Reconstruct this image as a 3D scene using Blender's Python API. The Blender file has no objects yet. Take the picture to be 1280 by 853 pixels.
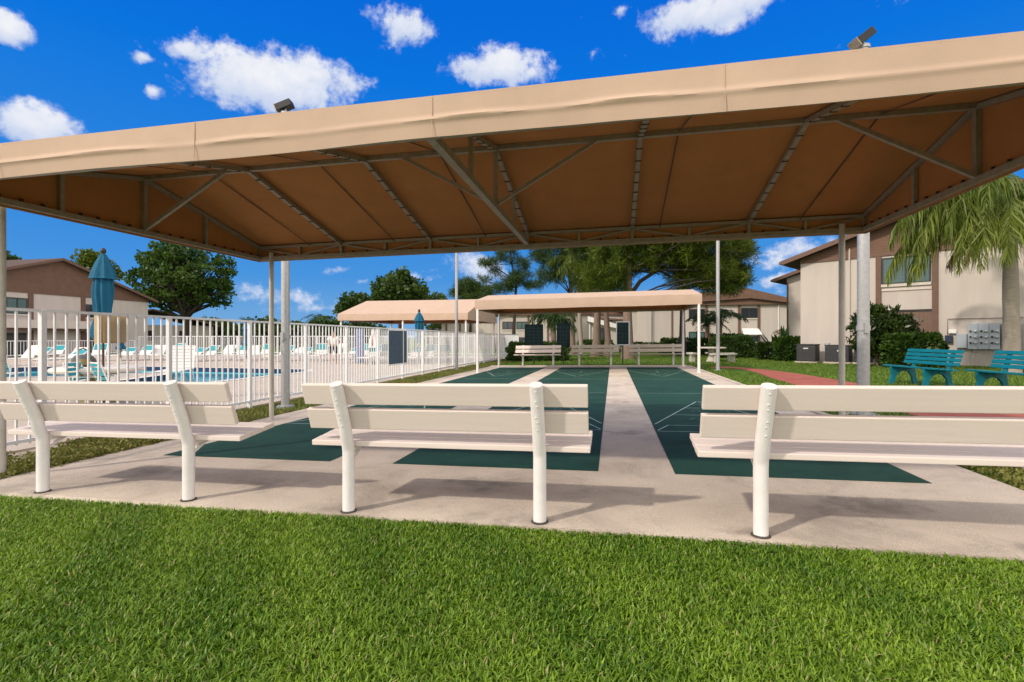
import bpy, bmesh, math, random
import numpy as np
from mathutils import Vector, Matrix
R = math.radians
random.seed(7); rng = np.random.default_rng(7)
scene = bpy.context.scene
COL = scene.collection

# ---------------------------------------------------------------- camera, sky, sun, exposure
EYE = 1.25; FPX = 640.0; YAW = math.atan(126/640.0); SLOPE = 0.013
cam_d = bpy.data.cameras.new('camera'); cam = bpy.data.objects.new('camera', cam_d); COL.objects.link(cam)
cam.location = (0, 0, EYE); cam.rotation_euler = (R(90), 0, YAW)
cam_d.lens = 18.0; cam_d.sensor_width = 36.0; cam_d.shift_y = -3.5/1280
cam_d.clip_start = 0.05; cam_d.clip_end = 6000
scene.camera = cam

SUN_EL = R(38); SUN_AZ = R(225)          # the sun stands behind the camera, to its left
world = bpy.data.worlds.new('World'); scene.world = world; world.use_nodes = True
SKY_STRENGTH = 0.15
sun_d = bpy.data.lights.new('sun', 'SUN'); sun_d.energy = 2.1; sun_d.angle = R(2.2); sun_d.color = (1.0, 0.90, 0.77)
sun = bpy.data.objects.new('sun', sun_d); COL.objects.link(sun); sun.location = (-40, -40, 50)
sdir = Vector((math.sin(SUN_AZ)*math.cos(SUN_EL), math.cos(SUN_AZ)*math.cos(SUN_EL), math.sin(SUN_EL)))
sun.rotation_euler = (-sdir).to_track_quat('-Z', 'Y').to_euler()
vs = scene.view_settings
scene.display_settings.display_device = 'sRGB'
vs.view_transform = 'Standard'; vs.look = 'None'; vs.gamma = 1.0; vs.use_curve_mapping = False
vs.exposure = 0.40; EXPO = 2**0.40

F_ = np.array([-math.sin(YAW), math.cos(YAW), 0.0]); R_ = np.array([math.cos(YAW), math.sin(YAW), 0.0]); Z_ = np.array([0, 0, 1.0])
def ray(px, py): return F_ + (px-640)/FPX*R_ + (423-py)/FPX*Z_
def at(px, py, D): return np.array([0, 0, EYE]) + D*ray(px, py)
def gz(x): return SLOPE*min(max(x, -7.0), 12.0)

def build_world():
    nt = world.node_tree; N = nt.nodes; L = nt.links; N.clear()
    out = N.new('ShaderNodeOutputWorld'); bg = N.new('ShaderNodeBackground'); L.new(bg.outputs[0], out.inputs[0])
    bg.inputs[1].default_value = SKY_STRENGTH
    sky = N.new('ShaderNodeTexSky'); sky.sky_type = 'NISHITA'; sky.sun_disc = False
    sky.sun_elevation = SUN_EL; sky.sun_rotation = SUN_AZ; sky.air_density = 1.0; sky.dust_density = 0.3; sky.ozone_density = 3.0
    tc = N.new('ShaderNodeTexCoord'); sp = N.new('ShaderNodeSeparateXYZ'); L.new(tc.outputs['Generated'], sp.inputs[0])
    rp = N.new('ShaderNodeValToRGB'); L.new(sp.outputs[2], rp.inputs[0]); cr = rp.color_ramp
    stops = [(0.0, (.20, .44, .74)), (.113, (.060, .298, .75)), (.218, (.024, .250, .76)), (.438, (.0, .178, .755)), (.53, (.0, .150, .73)), (1.0, (.0, .11, .55))]
    while len(cr.elements) < len(stops): cr.elements.new(.5)
    for e, (p, c) in zip(cr.elements, stops): e.position = p; e.color = (*[v*.97 for v in c], 1)
    gain = N.new('ShaderNodeVectorMath'); gain.operation = 'SCALE'; L.new(rp.outputs[0], gain.inputs[0]); gain.inputs['Scale'].default_value = 1/(SKY_STRENGTH*EXPO)
    hs = N.new('ShaderNodeMix'); hs.data_type = 'RGBA'; hs.inputs[0].default_value = .985; L.new(sky.outputs[0], hs.inputs[6]); L.new(gain.outputs[0], hs.inputs[7])
    def math_(op, a, b=None, c=None):
        n = N.new('ShaderNodeMath'); n.operation = op
        for i, v in enumerate((a, b, c)):
            if v is None: continue
            if isinstance(v, (int, float)): n.inputs[i].default_value = v
            else: L.new(v, n.inputs[i])
        return n.outputs[0]
    az = math_('ARCTAN2', sp.outputs[0], sp.outputs[1]); el = math_('ARCSINE', sp.outputs[2])
    cb = N.new('ShaderNodeCombineXYZ'); L.new(az, cb.inputs[0]); L.new(el, cb.inputs[1])
    def noise(scale, detail, rough, off=(0, 0, 0), stretch=(1, 1, 1), dist=0.0):
        m = N.new('ShaderNodeMapping'); m.inputs['Location'].default_value = off; m.inputs['Scale'].default_value = stretch
        L.new(cb.outputs[0], m.inputs[0])
        n = N.new('ShaderNodeTexNoise'); n.inputs['Scale'].default_value = scale; n.inputs['Detail'].default_value = detail
        n.inputs['Roughness'].default_value = rough; n.inputs['Distortion'].default_value = dist; L.new(m.outputs[0], n.inputs[0]); return n.outputs[0]
    n1 = noise(9.0, 9, 0.62, (1.3, 0.4, 0), (1, 1.5, 1), 0.25)
    n2 = noise(26.0, 6, 0.6, (4.1, 2.2, 0))
    # cumulus puffs: azimuth, elevation (degrees), half sizes
    puffs = [(12, 38, 36, 30, 1), (235, 66, 42, 22, .85), (330, 103, 118, 50, 1.05), (275, 100, 60, 30, .7), (385, 95, 70, 38, .8), (40, 155, 70, 32, .95), (190, 115, 20, 12, .75), (178, 72, 22, 9, .5),
             (505, 35, 50, 34, .72), (622, 84, 76, 30, 1.0), (665, 92, 40, 22, .8), (880, 14, 92, 34, .95), (930, 2, 60, 26, .8), (775, 12, 12, 12, .45), (1225, -60, 150, 40, .7),
             (455, 352, 22, 10, .52), (425, 337, 18, 8, .42), (600, 335, 50, 34, .5), (520, 345, 40, 12, .3),
             (1000, 312, 50, 20, .62), (960, 330, 40, 16, .55), (1010, 285, 60, 12, .5), (975, 350, 40, 14, .6), (1040, 300, 30, 10, .4),
             (350, 372, 120, 16, .34), (400, 385, 80, 10, .34), (-120, 200, 120, 60, .8), (1500, 60, 160, 70, .9), (-300, 60, 150, 60, .9), (1420, 330, 150, 30, .6)]
    field = None; field2 = None
    n4 = noise(70.0, 5, 0.6, (7.3, 1.2, 0))
    for (px, py, rx, ry, w) in puffs:
        d = ray(px, py); d = d/np.linalg.norm(d); a = math.atan2(d[0], d[1]); e = math.asin(d[2])
        d2 = ray(px+rx, py); ra = abs(math.atan2(d2[0], d2[1])-a); d3 = ray(px, py-ry); re_ = abs(math.asin(d3[2]/np.linalg.norm(d3))-e)
        s1 = N.new('ShaderNodeVectorMath'); s1.operation = 'SUBTRACT'; L.new(cb.outputs[0], s1.inputs[0]); s1.inputs[1].default_value = (a, e, 0)
        s2 = N.new('ShaderNodeVectorMath'); s2.operation = 'MULTIPLY'; L.new(s1.outputs[0], s2.inputs[0]); s2.inputs[1].default_value = (1/ra, 1/re_, 0)
        s3 = N.new('ShaderNodeVectorMath'); s3.operation = 'LENGTH'; L.new(s2.outputs[0], s3.inputs[0])
        v = math_('MULTIPLY', math_('MAXIMUM', math_('SUBTRACT', 1.15, s3.outputs['Value']), -0.6), w)
        field = v if field is None else math_('MAXIMUM', field, v)
        s4 = N.new('ShaderNodeSeparateXYZ'); L.new(s2.outputs[0], s4.inputs[0]); v2 = math_('ADD', v, math_('MULTIPLY', math_('MINIMUM', math_('MAXIMUM', s4.outputs[1], -1.0), 1.0), .45))
        field2 = v2 if field2 is None else math_('MAXIMUM', field2, v2)
    f = math_('ADD', field, math_('MULTIPLY', math_('SUBTRACT', n1, 0.5), 1.7))
    f = math_('ADD', f, math_('MULTIPLY', math_('SUBTRACT', n2, 0.5), 0.95))
    f = math_('ADD', f, math_('MULTIPLY', math_('SUBTRACT', n4, 0.5), 0.55))
    # fair-weather cover low over the horizon all around
    mr = N.new('ShaderNodeMapRange'); mr.interpolation_type = 'SMOOTHSTEP'; L.new(f, mr.inputs[0]); mr.inputs[1].default_value = 0.16; mr.inputs[2].default_value = 0.70
    # brightness inside a cloud: fine noise, thicker is whiter
    mb = N.new('ShaderNodeMapRange'); mb.interpolation_type = 'SMOOTHSTEP'; L.new(math_('ADD', math_('MULTIPLY', f, .55), math_('SUBTRACT', field2, field)), mb.inputs[0]); mb.inputs[1].default_value = -.05; mb.inputs[2].default_value = .95
    cc = N.new('ShaderNodeMix'); cc.data_type = 'RGBA'; L.new(mb.outputs[0], cc.inputs[0])
    cc.inputs[6].default_value = (2.7, 3.2, 4.3, 1); cc.inputs[7].default_value = (4.7, 4.7, 4.85, 1)
    mx = N.new('ShaderNodeMix'); mx.data_type = 'RGBA'; L.new(mr.outputs[0], mx.inputs[0]); L.new(hs.outputs[2], mx.inputs[6]); L.new(cc.outputs[2], mx.inputs[7])
    # invented bright cloud behind and above the camera, unseen, added as white fill
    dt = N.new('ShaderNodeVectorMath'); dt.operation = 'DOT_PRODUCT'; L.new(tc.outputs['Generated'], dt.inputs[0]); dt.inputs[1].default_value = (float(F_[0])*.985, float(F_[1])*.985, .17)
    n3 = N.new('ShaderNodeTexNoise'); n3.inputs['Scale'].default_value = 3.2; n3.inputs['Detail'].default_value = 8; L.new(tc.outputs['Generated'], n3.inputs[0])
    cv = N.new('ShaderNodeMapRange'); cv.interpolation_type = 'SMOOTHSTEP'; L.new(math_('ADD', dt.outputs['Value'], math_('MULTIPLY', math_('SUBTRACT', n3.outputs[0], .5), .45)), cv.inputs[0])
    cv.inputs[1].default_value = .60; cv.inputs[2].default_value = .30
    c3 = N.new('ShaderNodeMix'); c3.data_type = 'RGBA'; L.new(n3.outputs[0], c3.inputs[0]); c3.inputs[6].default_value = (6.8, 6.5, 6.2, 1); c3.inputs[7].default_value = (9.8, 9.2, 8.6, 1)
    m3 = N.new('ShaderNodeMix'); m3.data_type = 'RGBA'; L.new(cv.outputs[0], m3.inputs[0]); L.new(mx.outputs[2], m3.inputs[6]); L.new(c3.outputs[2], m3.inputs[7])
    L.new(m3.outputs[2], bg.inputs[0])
build_world()

# ---------------------------------------------------------------- helpers
ROOTM = {}
def tag(o, label=None, cat=None, group=None, kind=None):
    if label: o['label'] = label
    if cat: o['category'] = cat
    if group: o['group'] = group
    if kind: o['kind'] = kind
    return o
def thing(name, label, cat, loc, rz=0.0, group=None):
    o = bpy.data.objects.new(name, None); COL.objects.link(o); o.empty_display_size = 0.2
    o.location = loc; o.rotation_euler = (0, 0, rz); ROOTM[o] = Matrix.Translation(Vector(loc)) @ Matrix.Rotation(rz, 4, 'Z')
    return tag(o, label, cat, group)
def rootmat(o):
    while o.parent is not None: o = o.parent
    return ROOTM.get(o, Matrix.Identity(4))
def copy_tree(o, parent=None):
    c = o.copy(); COL.objects.link(c)
    if parent is not None: c.parent = parent
    for ch in o.children: copy_tree(ch, c)
    return c

class MB:
    def __init__(s): s.v = []; s.f = []; s.m = []; s.mi = 0
    def add(s, vs_, fs):
        b = len(s.v); s.v += [tuple(map(float, p)) for p in vs_]
        for f in fs: s.f.append([b+i for i in f]); s.m.append(s.mi)
        return s
    def poly(s, pts): return s.add(pts, [list(range(len(pts)))])
    def box(s, x0, y0, z0, x1, y1, z1):
        p = [(x0,y0,z0),(x1,y0,z0),(x1,y1,z0),(x0,y1,z0),(x0,y0,z1),(x1,y0,z1),(x1,y1,z1),(x0,y1,z1)]
        return s.add(p, [[0,3,2,1],[4,5,6,7],[0,1,5,4],[1,2,6,5],[2,3,7,6],[3,0,4,7]])
    def prism(s, pts, vec):           # polygon swept along vec
        n = len(pts); q = [tuple(np.array(p)+np.array(vec)) for p in pts]
        return s.add(list(pts)+q, [list(range(n))[::-1], list(range(n, 2*n))]+[[i, (i+1) % n, n+(i+1) % n, n+i] for i in range(n)])
    def bar(s, a, b, w, h=None, up=(0,0,1)):   # rectangular bar from a to b
        h = w if h is None else h
        a = Vector(a); b = Vector(b); d = (b-a).normalized(); u = Vector(up)
        if abs(d.dot(u)) > .98: u = Vector((0,1,0))
        sd = d.cross(u).normalized(); u = sd.cross(d).normalized()
        c = [sd*(w/2)*i+u*(h/2)*j for i, j in ((-1,-1),(1,-1),(1,1),(-1,1))]
        return s.add([a+k for k in c]+[b+k for k in c], [[0,3,2,1],[4,5,6,7],[0,1,5,4],[1,2,6,5],[2,3,7,6],[3,0,4,7]])
    def tube(s, pts, rad, n=10, cap=True):
        pts = [Vector(p) for p in pts]; rad = rad if isinstance(rad, (list, tuple)) else [rad]*len(pts)
        b = len(s.v); prev = None
        for i, p in enumerate(pts):
            d = (pts[min(i+1, len(pts)-1)]-pts[max(i-1, 0)])
            d = d.normalized() if d.length > 1e-9 else Vector((0,0,1))
            if prev is None:
                u = Vector((0,0,1)) if abs(d.z) < .9 else Vector((1,0,0)); u = (u-d*u.dot(d)).normalized()
            else: u = (prev-d*prev.dot(d)).normalized()
            prev = u; w = d.cross(u)
            for k in range(n):
                t = 2*math.pi*k/n; s.v.append(tuple(p+(u*math.cos(t)+w*math.sin(t))*rad[i]))
        for i in range(len(pts)-1):
            for k in range(n):
                s.f.append([b+i*n+k, b+i*n+(k+1) % n, b+(i+1)*n+(k+1) % n, b+(i+1)*n+k]); s.m.append(s.mi)
        if cap:
            s.f.append([b+k for k in range(n)][::-1]); s.m.append(s.mi)
            e = b+(len(pts)-1)*n; s.f.append([e+k for k in range(n)]); s.m.append(s.mi)
        return s
    def lathe(s, prof, c=(0,0,0), n=20, wob=None):
        b = len(s.v)
        for (r, z) in prof:
            for k in range(n):
                t = 2*math.pi*k/n; rr = r*(wob(t, z) if wob else 1.0)
                s.v.append((c[0]+rr*math.cos(t), c[1]+rr*math.sin(t), c[2]+z))
        for i in range(len(prof)-1):
            for k in range(n):
                s.f.append([b+i*n+k, b+i*n+(k+1) % n, b+(i+1)*n+(k+1) % n, b+(i+1)*n+k]); s.m.append(s.mi)
        s.f.append([b+k for k in range(n)][::-1]); s.m.append(s.mi)
        e = b+(len(prof)-1)*n; s.f.append([e+k for k in range(n)]); s.m.append(s.mi)
        return s
    def build(s, name, mats, parent=None, world=False, smooth=False, bevel=0.0):
        me = bpy.data.meshes.new(name); V = s.v
        if world and parent is not None:
            inv = rootmat(parent).inverted(); V = [tuple(inv @ Vector(p)) for p in V]
        me.from_pydata(V, [], s.f)
        mats = mats if isinstance(mats, (list, tuple)) else [mats]
        for m in mats: me.materials.append(m)
        if len(mats) > 1: me.polygons.foreach_set('material_index', s.m)
        if bevel > 0:
            bm = bmesh.new(); bm.from_mesh(me)
            ed = [e for e in bm.edges if len(e.link_faces) == 2 and e.calc_face_angle() > 0.6]
            bmesh.ops.bevel(bm, geom=ed, offset=bevel, segments=2, profile=0.6, affect='EDGES', clamp_overlap=True); bm.to_mesh(me); bm.free()
        if smooth:
            me.polygons.foreach_set('use_smooth', [True]*len(me.polygons))
            try: me.set_sharp_from_angle(angle=R(40))
            except Exception: pass
        me.update(); o = bpy.data.objects.new(name, me); COL.objects.link(o)
        if parent is not None: o.parent = parent
        return o

def np_object(name, V, quads, rnd, mat, parent=None, kind=None, world=True):
    if world and parent is not None:
        inv = np.array(rootmat(parent).inverted()); V = V @ inv[:3, :3].T + inv[:3, 3]
    me = bpy.data.meshes.new(name); nv = len(V); k = quads.shape[1]; nf = len(quads)
    me.vertices.add(nv); me.vertices.foreach_set('co', V.astype(np.float32).ravel())
    me.loops.add(nf*k); me.loops.foreach_set('vertex_index', quads.astype(np.int32).ravel())
    me.polygons.add(nf); me.polygons.foreach_set('loop_start', np.arange(0, nf*k, k, dtype=np.int32))
    a = me.attributes.new('rnd', 'FLOAT', 'POINT'); a.data.foreach_set('value', rnd.astype(np.float32))
    me.materials.append(mat); me.update(calc_edges=True); me.validate()
    o = bpy.data.objects.new(name, me); COL.objects.link(o)
    if parent is not None: o.parent = parent
    if kind: o['kind'] = kind
    return o

# ---------------------------------------------------------------- materials
def mat(name, col, rough=0.6, var=0.08, scale=6.0, bump=0.0, bscale=40.0, metal=0.0, trans=0.0, tcol=None, spec=0.4, col2=None, stretch=(1,1,1), detail=6, wave=None, wdark=0.5, rndmix=0.0, speck=0.0):
    m = bpy.data.materials.new(name); m.use_nodes = True; nt = m.node_tree; N = nt.nodes; L = nt.links
    p = N['Principled BSDF']; p.inputs['Roughness'].default_value = rough; p.inputs['Metallic'].default_value = metal
    p.inputs['Specular IOR Level'].default_value = spec
    tc = N.new('ShaderNodeTexCoord'); mp = N.new('ShaderNodeMapping'); mp.inputs['Scale'].default_value = stretch
    L.new(tc.outputs['Object'], mp.inputs[0])
    n = N.new('ShaderNodeTexNoise'); n.inputs['Scale'].default_value = scale; n.inputs['Detail'].default_value = detail; n.inputs['Roughness'].default_value = 0.6
    L.new(mp.outputs[0], n.inputs[0])
    ramp = N.new('ShaderNodeMapRange'); L.new(n.outputs[0], ramp.inputs[0]); ramp.inputs[1].default_value = .3; ramp.inputs[2].default_value = .7
    mx = N.new('ShaderNodeMix'); mx.data_type = 'RGBA'; L.new(ramp.outputs[0], mx.inputs[0])
    c2 = col2 if col2 else tuple(min(1, c*(1+var)) for c in col); c1 = col if col2 else tuple(c*(1-var) for c in col)
    mx.inputs[6].default_value = (*c1, 1); mx.inputs[7].default_value = (*c2, 1)
    outc = mx.outputs[2]
    if speck > 0:
        n3 = N.new('ShaderNodeTexNoise'); n3.inputs['Scale'].default_value = 160; n3.inputs['Detail'].default_value = 3; L.new(tc.outputs['Object'], n3.inputs[0])
        mr3 = N.new('ShaderNodeMapRange'); L.new(n3.outputs[0], mr3.inputs[0]); mr3.inputs[1].default_value = .35; mr3.inputs[2].default_value = .65; mr3.inputs[3].default_value = 1-speck; mr3.inputs[4].default_value = 1+speck
        v3 = N.new('ShaderNodeVectorMath'); v3.operation = 'SCALE'; L.new(outc, v3.inputs[0]); L.new(mr3.outputs[0], v3.inputs['Scale']); outc = v3.outputs[0]
    if rndmix > 0:
        at_ = N.new('ShaderNodeAttribute'); at_.attribute_name = 'rnd'
        mr = N.new('ShaderNodeMapRange'); L.new(at_.outputs['Fac'], mr.inputs[0]); mr.inputs[3].default_value = 1-rndmix; mr.inputs[4].default_value = 1+rndmix
        vm = N.new('ShaderNodeVectorMath'); vm.operation = 'SCALE'; L.new(outc, vm.inputs[0]); L.new(mr.outputs[0], vm.inputs['Scale']); outc = vm.outputs[0]
    bsrc = None
    if wave:
        w = N.new('ShaderNodeTexWave'); w.wave_type = 'BANDS'; w.bands_direction = wave[0]; w.inputs['Scale'].default_value = wave[1]; w.wave_profile = 'SAW'; w.inputs['Distortion'].default_value = 0.0
        L.new(tc.outputs['Object'], w.inputs[0])
        mr2 = N.new('ShaderNodeMapRange'); L.new(w.outputs['Fac'], mr2.inputs[0]); mr2.inputs[1].default_value = 0.0; mr2.inputs[2].default_value = wave[2]; mr2.inputs[3].default_value = wdark; mr2.inputs[4].default_value = 1.0
        vm2 = N.new('ShaderNodeVectorMath'); vm2.operation = 'SCALE'; L.new(outc, vm2.inputs[0]); L.new(mr2.outputs[0], vm2.inputs['Scale']); outc = vm2.outputs[0]
    L.new(outc, p.inputs['Base Color'])
    if bump > 0:
        n2 = N.new('ShaderNodeTexNoise'); n2.inputs['Scale'].default_value = bscale; n2.inputs['Detail'].default_value = 5; L.new(mp.outputs[0], n2.inputs[0])
        b = N.new('ShaderNodeBump'); b.inputs['Strength'].default_value = bump; b.inputs['Distance'].default_value = 0.02; L.new(n2.outputs[0], b.inputs['Height']); L.new(b.outputs[0], p.inputs['Normal'])
    if trans > 0:
        t = N.new('ShaderNodeBsdfTranslucent'); ms = N.new('ShaderNodeMixShader'); ms.inputs[0].default_value = trans
        if tcol: t.inputs[0].default_value = (*tcol, 1)
        else: L.new(outc, t.inputs[0])
        out = N['Material Output']; L.new(p.outputs[0], ms.inputs[1]); L.new(t.outputs[0], ms.inputs[2]); L.new(ms.outputs[0], out.inputs[0])
    return m

def leafmat(name, dark, light, trans=0.3, rough=0.45):
    m = bpy.data.materials.new(name); m.use_nodes = True; nt = m.node_tree; N = nt.nodes; L = nt.links
    p = N['Principled BSDF']; p.inputs['Roughness'].default_value = rough; p.inputs['Specular IOR Level'].default_value = 0.3
    a = N.new('ShaderNodeAttribute'); a.attribute_name = 'rnd'
    mx = N.new('ShaderNodeMix'); mx.data_type = 'RGBA'; L.new(a.outputs['Fac'], mx.inputs[0]); mx.inputs[6].default_value = (*dark, 1); mx.inputs[7].default_value = (*light, 1)
    L.new(mx.outputs[2], p.inputs['Base Color'])
    t = N.new('ShaderNodeBsdfTranslucent'); L.new(mx.outputs[2], t.inputs[0])
    ms = N.new('ShaderNodeMixShader'); ms.inputs[0].default_value = trans
    L.new(p.outputs[0], ms.inputs[1]); L.new(t.outputs[0], ms.inputs[2]); L.new(ms.outputs[0], N['Material Output'].inputs[0])
    return m

def concrete_mat(name, c1, c2, stain=0.75):
    m = mat(name, c1, rough=0.85, col2=c2, scale=1.7, bump=0.4, bscale=110, speck=0.22, spec=0.25, detail=10)
    nt = m.node_tree; N = nt.nodes; L = nt.links; p = N['Principled BSDF']
    src = p.inputs['Base Color'].links[0].from_socket
    tc = N.new('ShaderNodeTexCoord'); n = N.new('ShaderNodeTexNoise'); n.inputs['Scale'].default_value = 0.9; n.inputs['Detail'].default_value = 9; n.inputs['Roughness'].default_value = .68; n.inputs['Distortion'].default_value = .6
    L.new(tc.outputs['Object'], n.inputs[0])
    mr = N.new('ShaderNodeMapRange'); mr.interpolation_type = 'SMOOTHSTEP'; L.new(n.outputs[0], mr.inputs[0]); mr.inputs[1].default_value = .46; mr.inputs[2].default_value = .70; mr.inputs[3].default_value = 1; mr.inputs[4].default_value = stain
    v = N.new('ShaderNodeVectorMath'); v.operation = 'SCALE'; L.new(src, v.inputs[0]); L.new(mr.outputs[0], v.inputs['Scale']); L.new(v.outputs[0], p.inputs['Base Color'])
    return m

M = {}
M['lawn'] = mat('lawn', (.050, .105, .012), .9, scale=2.2, col2=(.085, .15, .020), bump=.8, bscale=120, speck=.35, spec=.1)
M['blade'] = leafmat('grass_blade', (.036, .112, .003), (.255, .385, .032), .24, .42)
M['dry_blade'] = leafmat('dry_blade', (.22, .20, .07), (.40, .35, .16), .2)
M['blade_far'] = leafmat('grass_blade_far', (.075, .14, .012), (.17, .25, .035), .25, .5)
M['cover'] = leafmat('ground_cover', (.12, .14, .02), (.30, .28, .08), .25, .6)
M['mulch'] = mat('mulch', (.22, .17, .12), .95, col2=(.48, .42, .33), scale=14, bump=1.0, bscale=30)
M['concrete'] = concrete_mat('concrete', (.48, .405, .335), (.585, .50, .42), .66)
M['deck'] = concrete_mat('deck', (.42, .35, .29), (.52, .44, .37), .9)
M['coping'] = mat('coping', (.62, .56, .48), .7, .06)
M['court'] = concrete_mat('court', (.0075, .042, .030), (.015, .064, .046), .72)
M['line'] = mat('line', (.17, .30, .27), .7, .5, scale=5, col2=(.42, .50, .48))
M['line_faint'] = mat('line_faint', (.018, .075, .058), .7, .5, scale=5, col2=(.05, .12, .10))
M['redpath'] = concrete_mat('redpath', (.30, .085, .065), (.38, .115, .085), .85)
M['bench'] = mat('bench_paint', (.715, .618, .572), .55, scale=7, stretch=(.22, 1, 6), col2=(.755, .658, .61), bump=.07, bscale=34)
M['bench_shade'] = mat('bench_paint_shade', (.38, .33, .28), .8, scale=7, stretch=(.4, 2, 6), col2=(.52, .46, .40), bump=.2, bscale=20)  # bench paint darkened, the far canopy's shade is put into its colour
M['white_metal'] = mat('white_metal', (.755, .72, .715), .4, .05, scale=14, bump=.06, bscale=30)
def chips(m, scale, thr, col):
    nt = m.node_tree; N = nt.nodes; L = nt.links; p = N['Principled BSDF']; src = p.inputs['Base Color'].links[0].from_socket
    tc = N.new('ShaderNodeTexCoord'); n = N.new('ShaderNodeTexNoise'); n.inputs['Scale'].default_value = scale; n.inputs['Detail'].default_value = 6; n.inputs['Roughness'].default_value = .7; L.new(tc.outputs['Object'], n.inputs[0])
    mr = N.new('ShaderNodeMapRange'); L.new(n.outputs[0], mr.inputs[0]); mr.inputs[1].default_value = thr; mr.inputs[2].default_value = thr+.05; mr.inputs[4].default_value = .8
    mx = N.new('ShaderNodeMix'); mx.data_type = 'RGBA'; L.new(mr.outputs[0], mx.inputs[0]); L.new(src, mx.inputs[6]); mx.inputs[7].default_value = (*col, 1); L.new(mx.outputs[2], p.inputs['Base Color'])
chips(M['bench'], 9, .70, (.42, .34, .27)); chips(M['white_metal'], 13, .69, (.36, .30, .25))
M['dirt'] = mat('dirt', (.06, .05, .045), .9, .3, scale=30)
M['steel'] = mat('galvanised_steel', (.42, .42, .43), .42, .12, scale=18, metal=.45)
M['post'] = mat('canopy_post_paint', (.50, .47, .42), .5, .10, scale=12)
M['frame'] = mat('canopy_frame_steel', (.33, .285, .23), .5, .15, scale=15, metal=.2)
M['strap'] = mat('dark_strap', (.07, .055, .045), .8, .2)
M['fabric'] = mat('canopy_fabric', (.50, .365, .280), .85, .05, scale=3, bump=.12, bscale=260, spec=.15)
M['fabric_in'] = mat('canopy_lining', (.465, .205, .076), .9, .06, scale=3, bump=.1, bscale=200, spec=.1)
M['fence'] = mat('fence_paint', (.74, .745, .765), .45, .05, scale=10)
M['mesh_panel'] = mat('fence_panel', (.055, .085, .125), .7, .15, wave=('Y', 3.6, .3), wdark=.75)
M['wood_box'] = mat('pale_plywood', (.48, .36, .21), .7, .15, scale=6, stretch=(4, 4, .5))
M['teal'] = mat('teal_plastic', (.0, .150, .200), .42, .15, scale=8, bump=.05, bscale=25)
M['blue_cloth'] = mat('umbrella_cloth', (.0, .088, .170), .8, .15, scale=5, bump=.2, bscale=20)
M['dark_pole'] = mat('dark_pole', (.06, .035, .025), .5, .2)
M['stucco'] = mat('stucco', (.49, .435, .395), .9, .07, scale=1.6, stretch=(1.3, 1.3, .16), speck=.05, bump=.25, bscale=120, spec=.2)
M['stucco2'] = mat('stucco_pale', (.52, .47, .43), .9, .05, scale=1.2, bump=.25, bscale=120, spec=.2)
M['siding'] = mat('brown_siding', (.155, .086, .058), .8, .14, scale=2, wave=('Z', 2.6, .22), wdark=.45)
M['shingle'] = mat('roof_shingle', (.085, .052, .040), .9, .25, scale=6, bump=.4, bscale=30, wave=('Z', 4.5, .2), wdark=.6)
M['brown'] = mat('brown_trim', (.14, .078, .055), .7, .12)
M['brown_panel'] = mat('brown_panel', (.16, .10, .075), .7, .08, wave=('X', 2.2, .15), wdark=.55)
M['cream_trim'] = mat('cream_trim', (.55, .485, .43), .7, .05)
M['win_frame'] = mat('window_frame', (.03, .03, .032), .4, .1)
M['glass'] = mat('window_glass', (.075, .135, .135), .22, .1, scale=.8, spec=.5, wave=('Z', 5.0, .4), wdark=.4)
M['glass_dark'] = mat('dark_glass', (.025, .03, .035), .08, .2, scale=.8, spec=.8)
M['grey_box'] = mat('meter_grey', (.33, .365, .415), .45, .06, scale=6)
M['white_pl'] = mat('white_plastic', (.72, .70, .68), .4, .03)
M['black'] = mat('black_metal', (.02, .02, .022), .5, .1)
M['ac'] = mat('condenser_grey', (.035, .035, .04), .6, .1, wave=('X', 12, .5), wdark=.5)
M['bark'] = mat('bark', (.15, .105, .08), .95, scale=10, stretch=(3, 3, .5), col2=(.26, .19, .15), bump=1.0, bscale=18)
M['bark_dark'] = mat('bark_dark', (.045, .035, .028), .95, .3, scale=8, bump=.6, bscale=18)
M['palm_bark'] = mat('palm_bark', (.27, .225, .185), .95, scale=5, stretch=(1, 1, 9), col2=(.40, .345, .29), bump=.6, bscale=14)
M['leaf_oak'] = leafmat('leaf_broad', (.018, .055, .006), (.095, .165, .022), .35)
M['leaf_far'] = leafmat('leaf_far', (.026, .058, .010), (.085, .140, .025), .3)
M['leaf_pine'] = leafmat('needles', (.032, .070, .005), (.150, .190, .014), .35)
M['leaf_pine2'] = leafmat('needles_dark', (.022, .052, .010), (.075, .125, .020), .3)
M['leaf_palm'] = leafmat('palm_leaf', (.065, .110, .010), (.225, .265, .045), .35)
M['leaf_palm_dk'] = leafmat('palm_leaf_dark', (.018, .045, .008), (.055, .105, .020), .3)
M['leaf_shrub'] = leafmat('shrub_leaf', (.010, .028, .004), (.055, .085, .012), .2, .35)
M['leaf_hedge'] = leafmat('hedge_leaf', (.018, .050, .005), (.060, .115, .014), .2)
M['dry_frond'] = leafmat('dry_frond', (.20, .13, .06), (.36, .25, .13), .2)
M['tile'] = mat('pool_tile', (.010, .035, .10), .25, .3, scale=20)
M['pool_wall'] = mat('pool_wall', (.10, .45, .55), .5, .08)
M['water'] = mat('water', (.012, .20, .27), .06, scale=.35, col2=(.03, .34, .44), bump=.25, bscale=5, spec=.6)
M['strap_teal'] = mat('lounger_teal', (.02, .28, .34), .6, .1)
M['strap_white'] = mat('lounger_white', (.68, .66, .64), .6, .05)
M['table_top'] = mat('table_top', (.66, .60, .53), .5, .04)
M['olive'] = mat('olive_fibre', (.17, .13, .045), .7, .2)
M['board'] = mat('score_board', (.004, .013, .015), .8, .3, scale=4, spec=.12)
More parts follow.
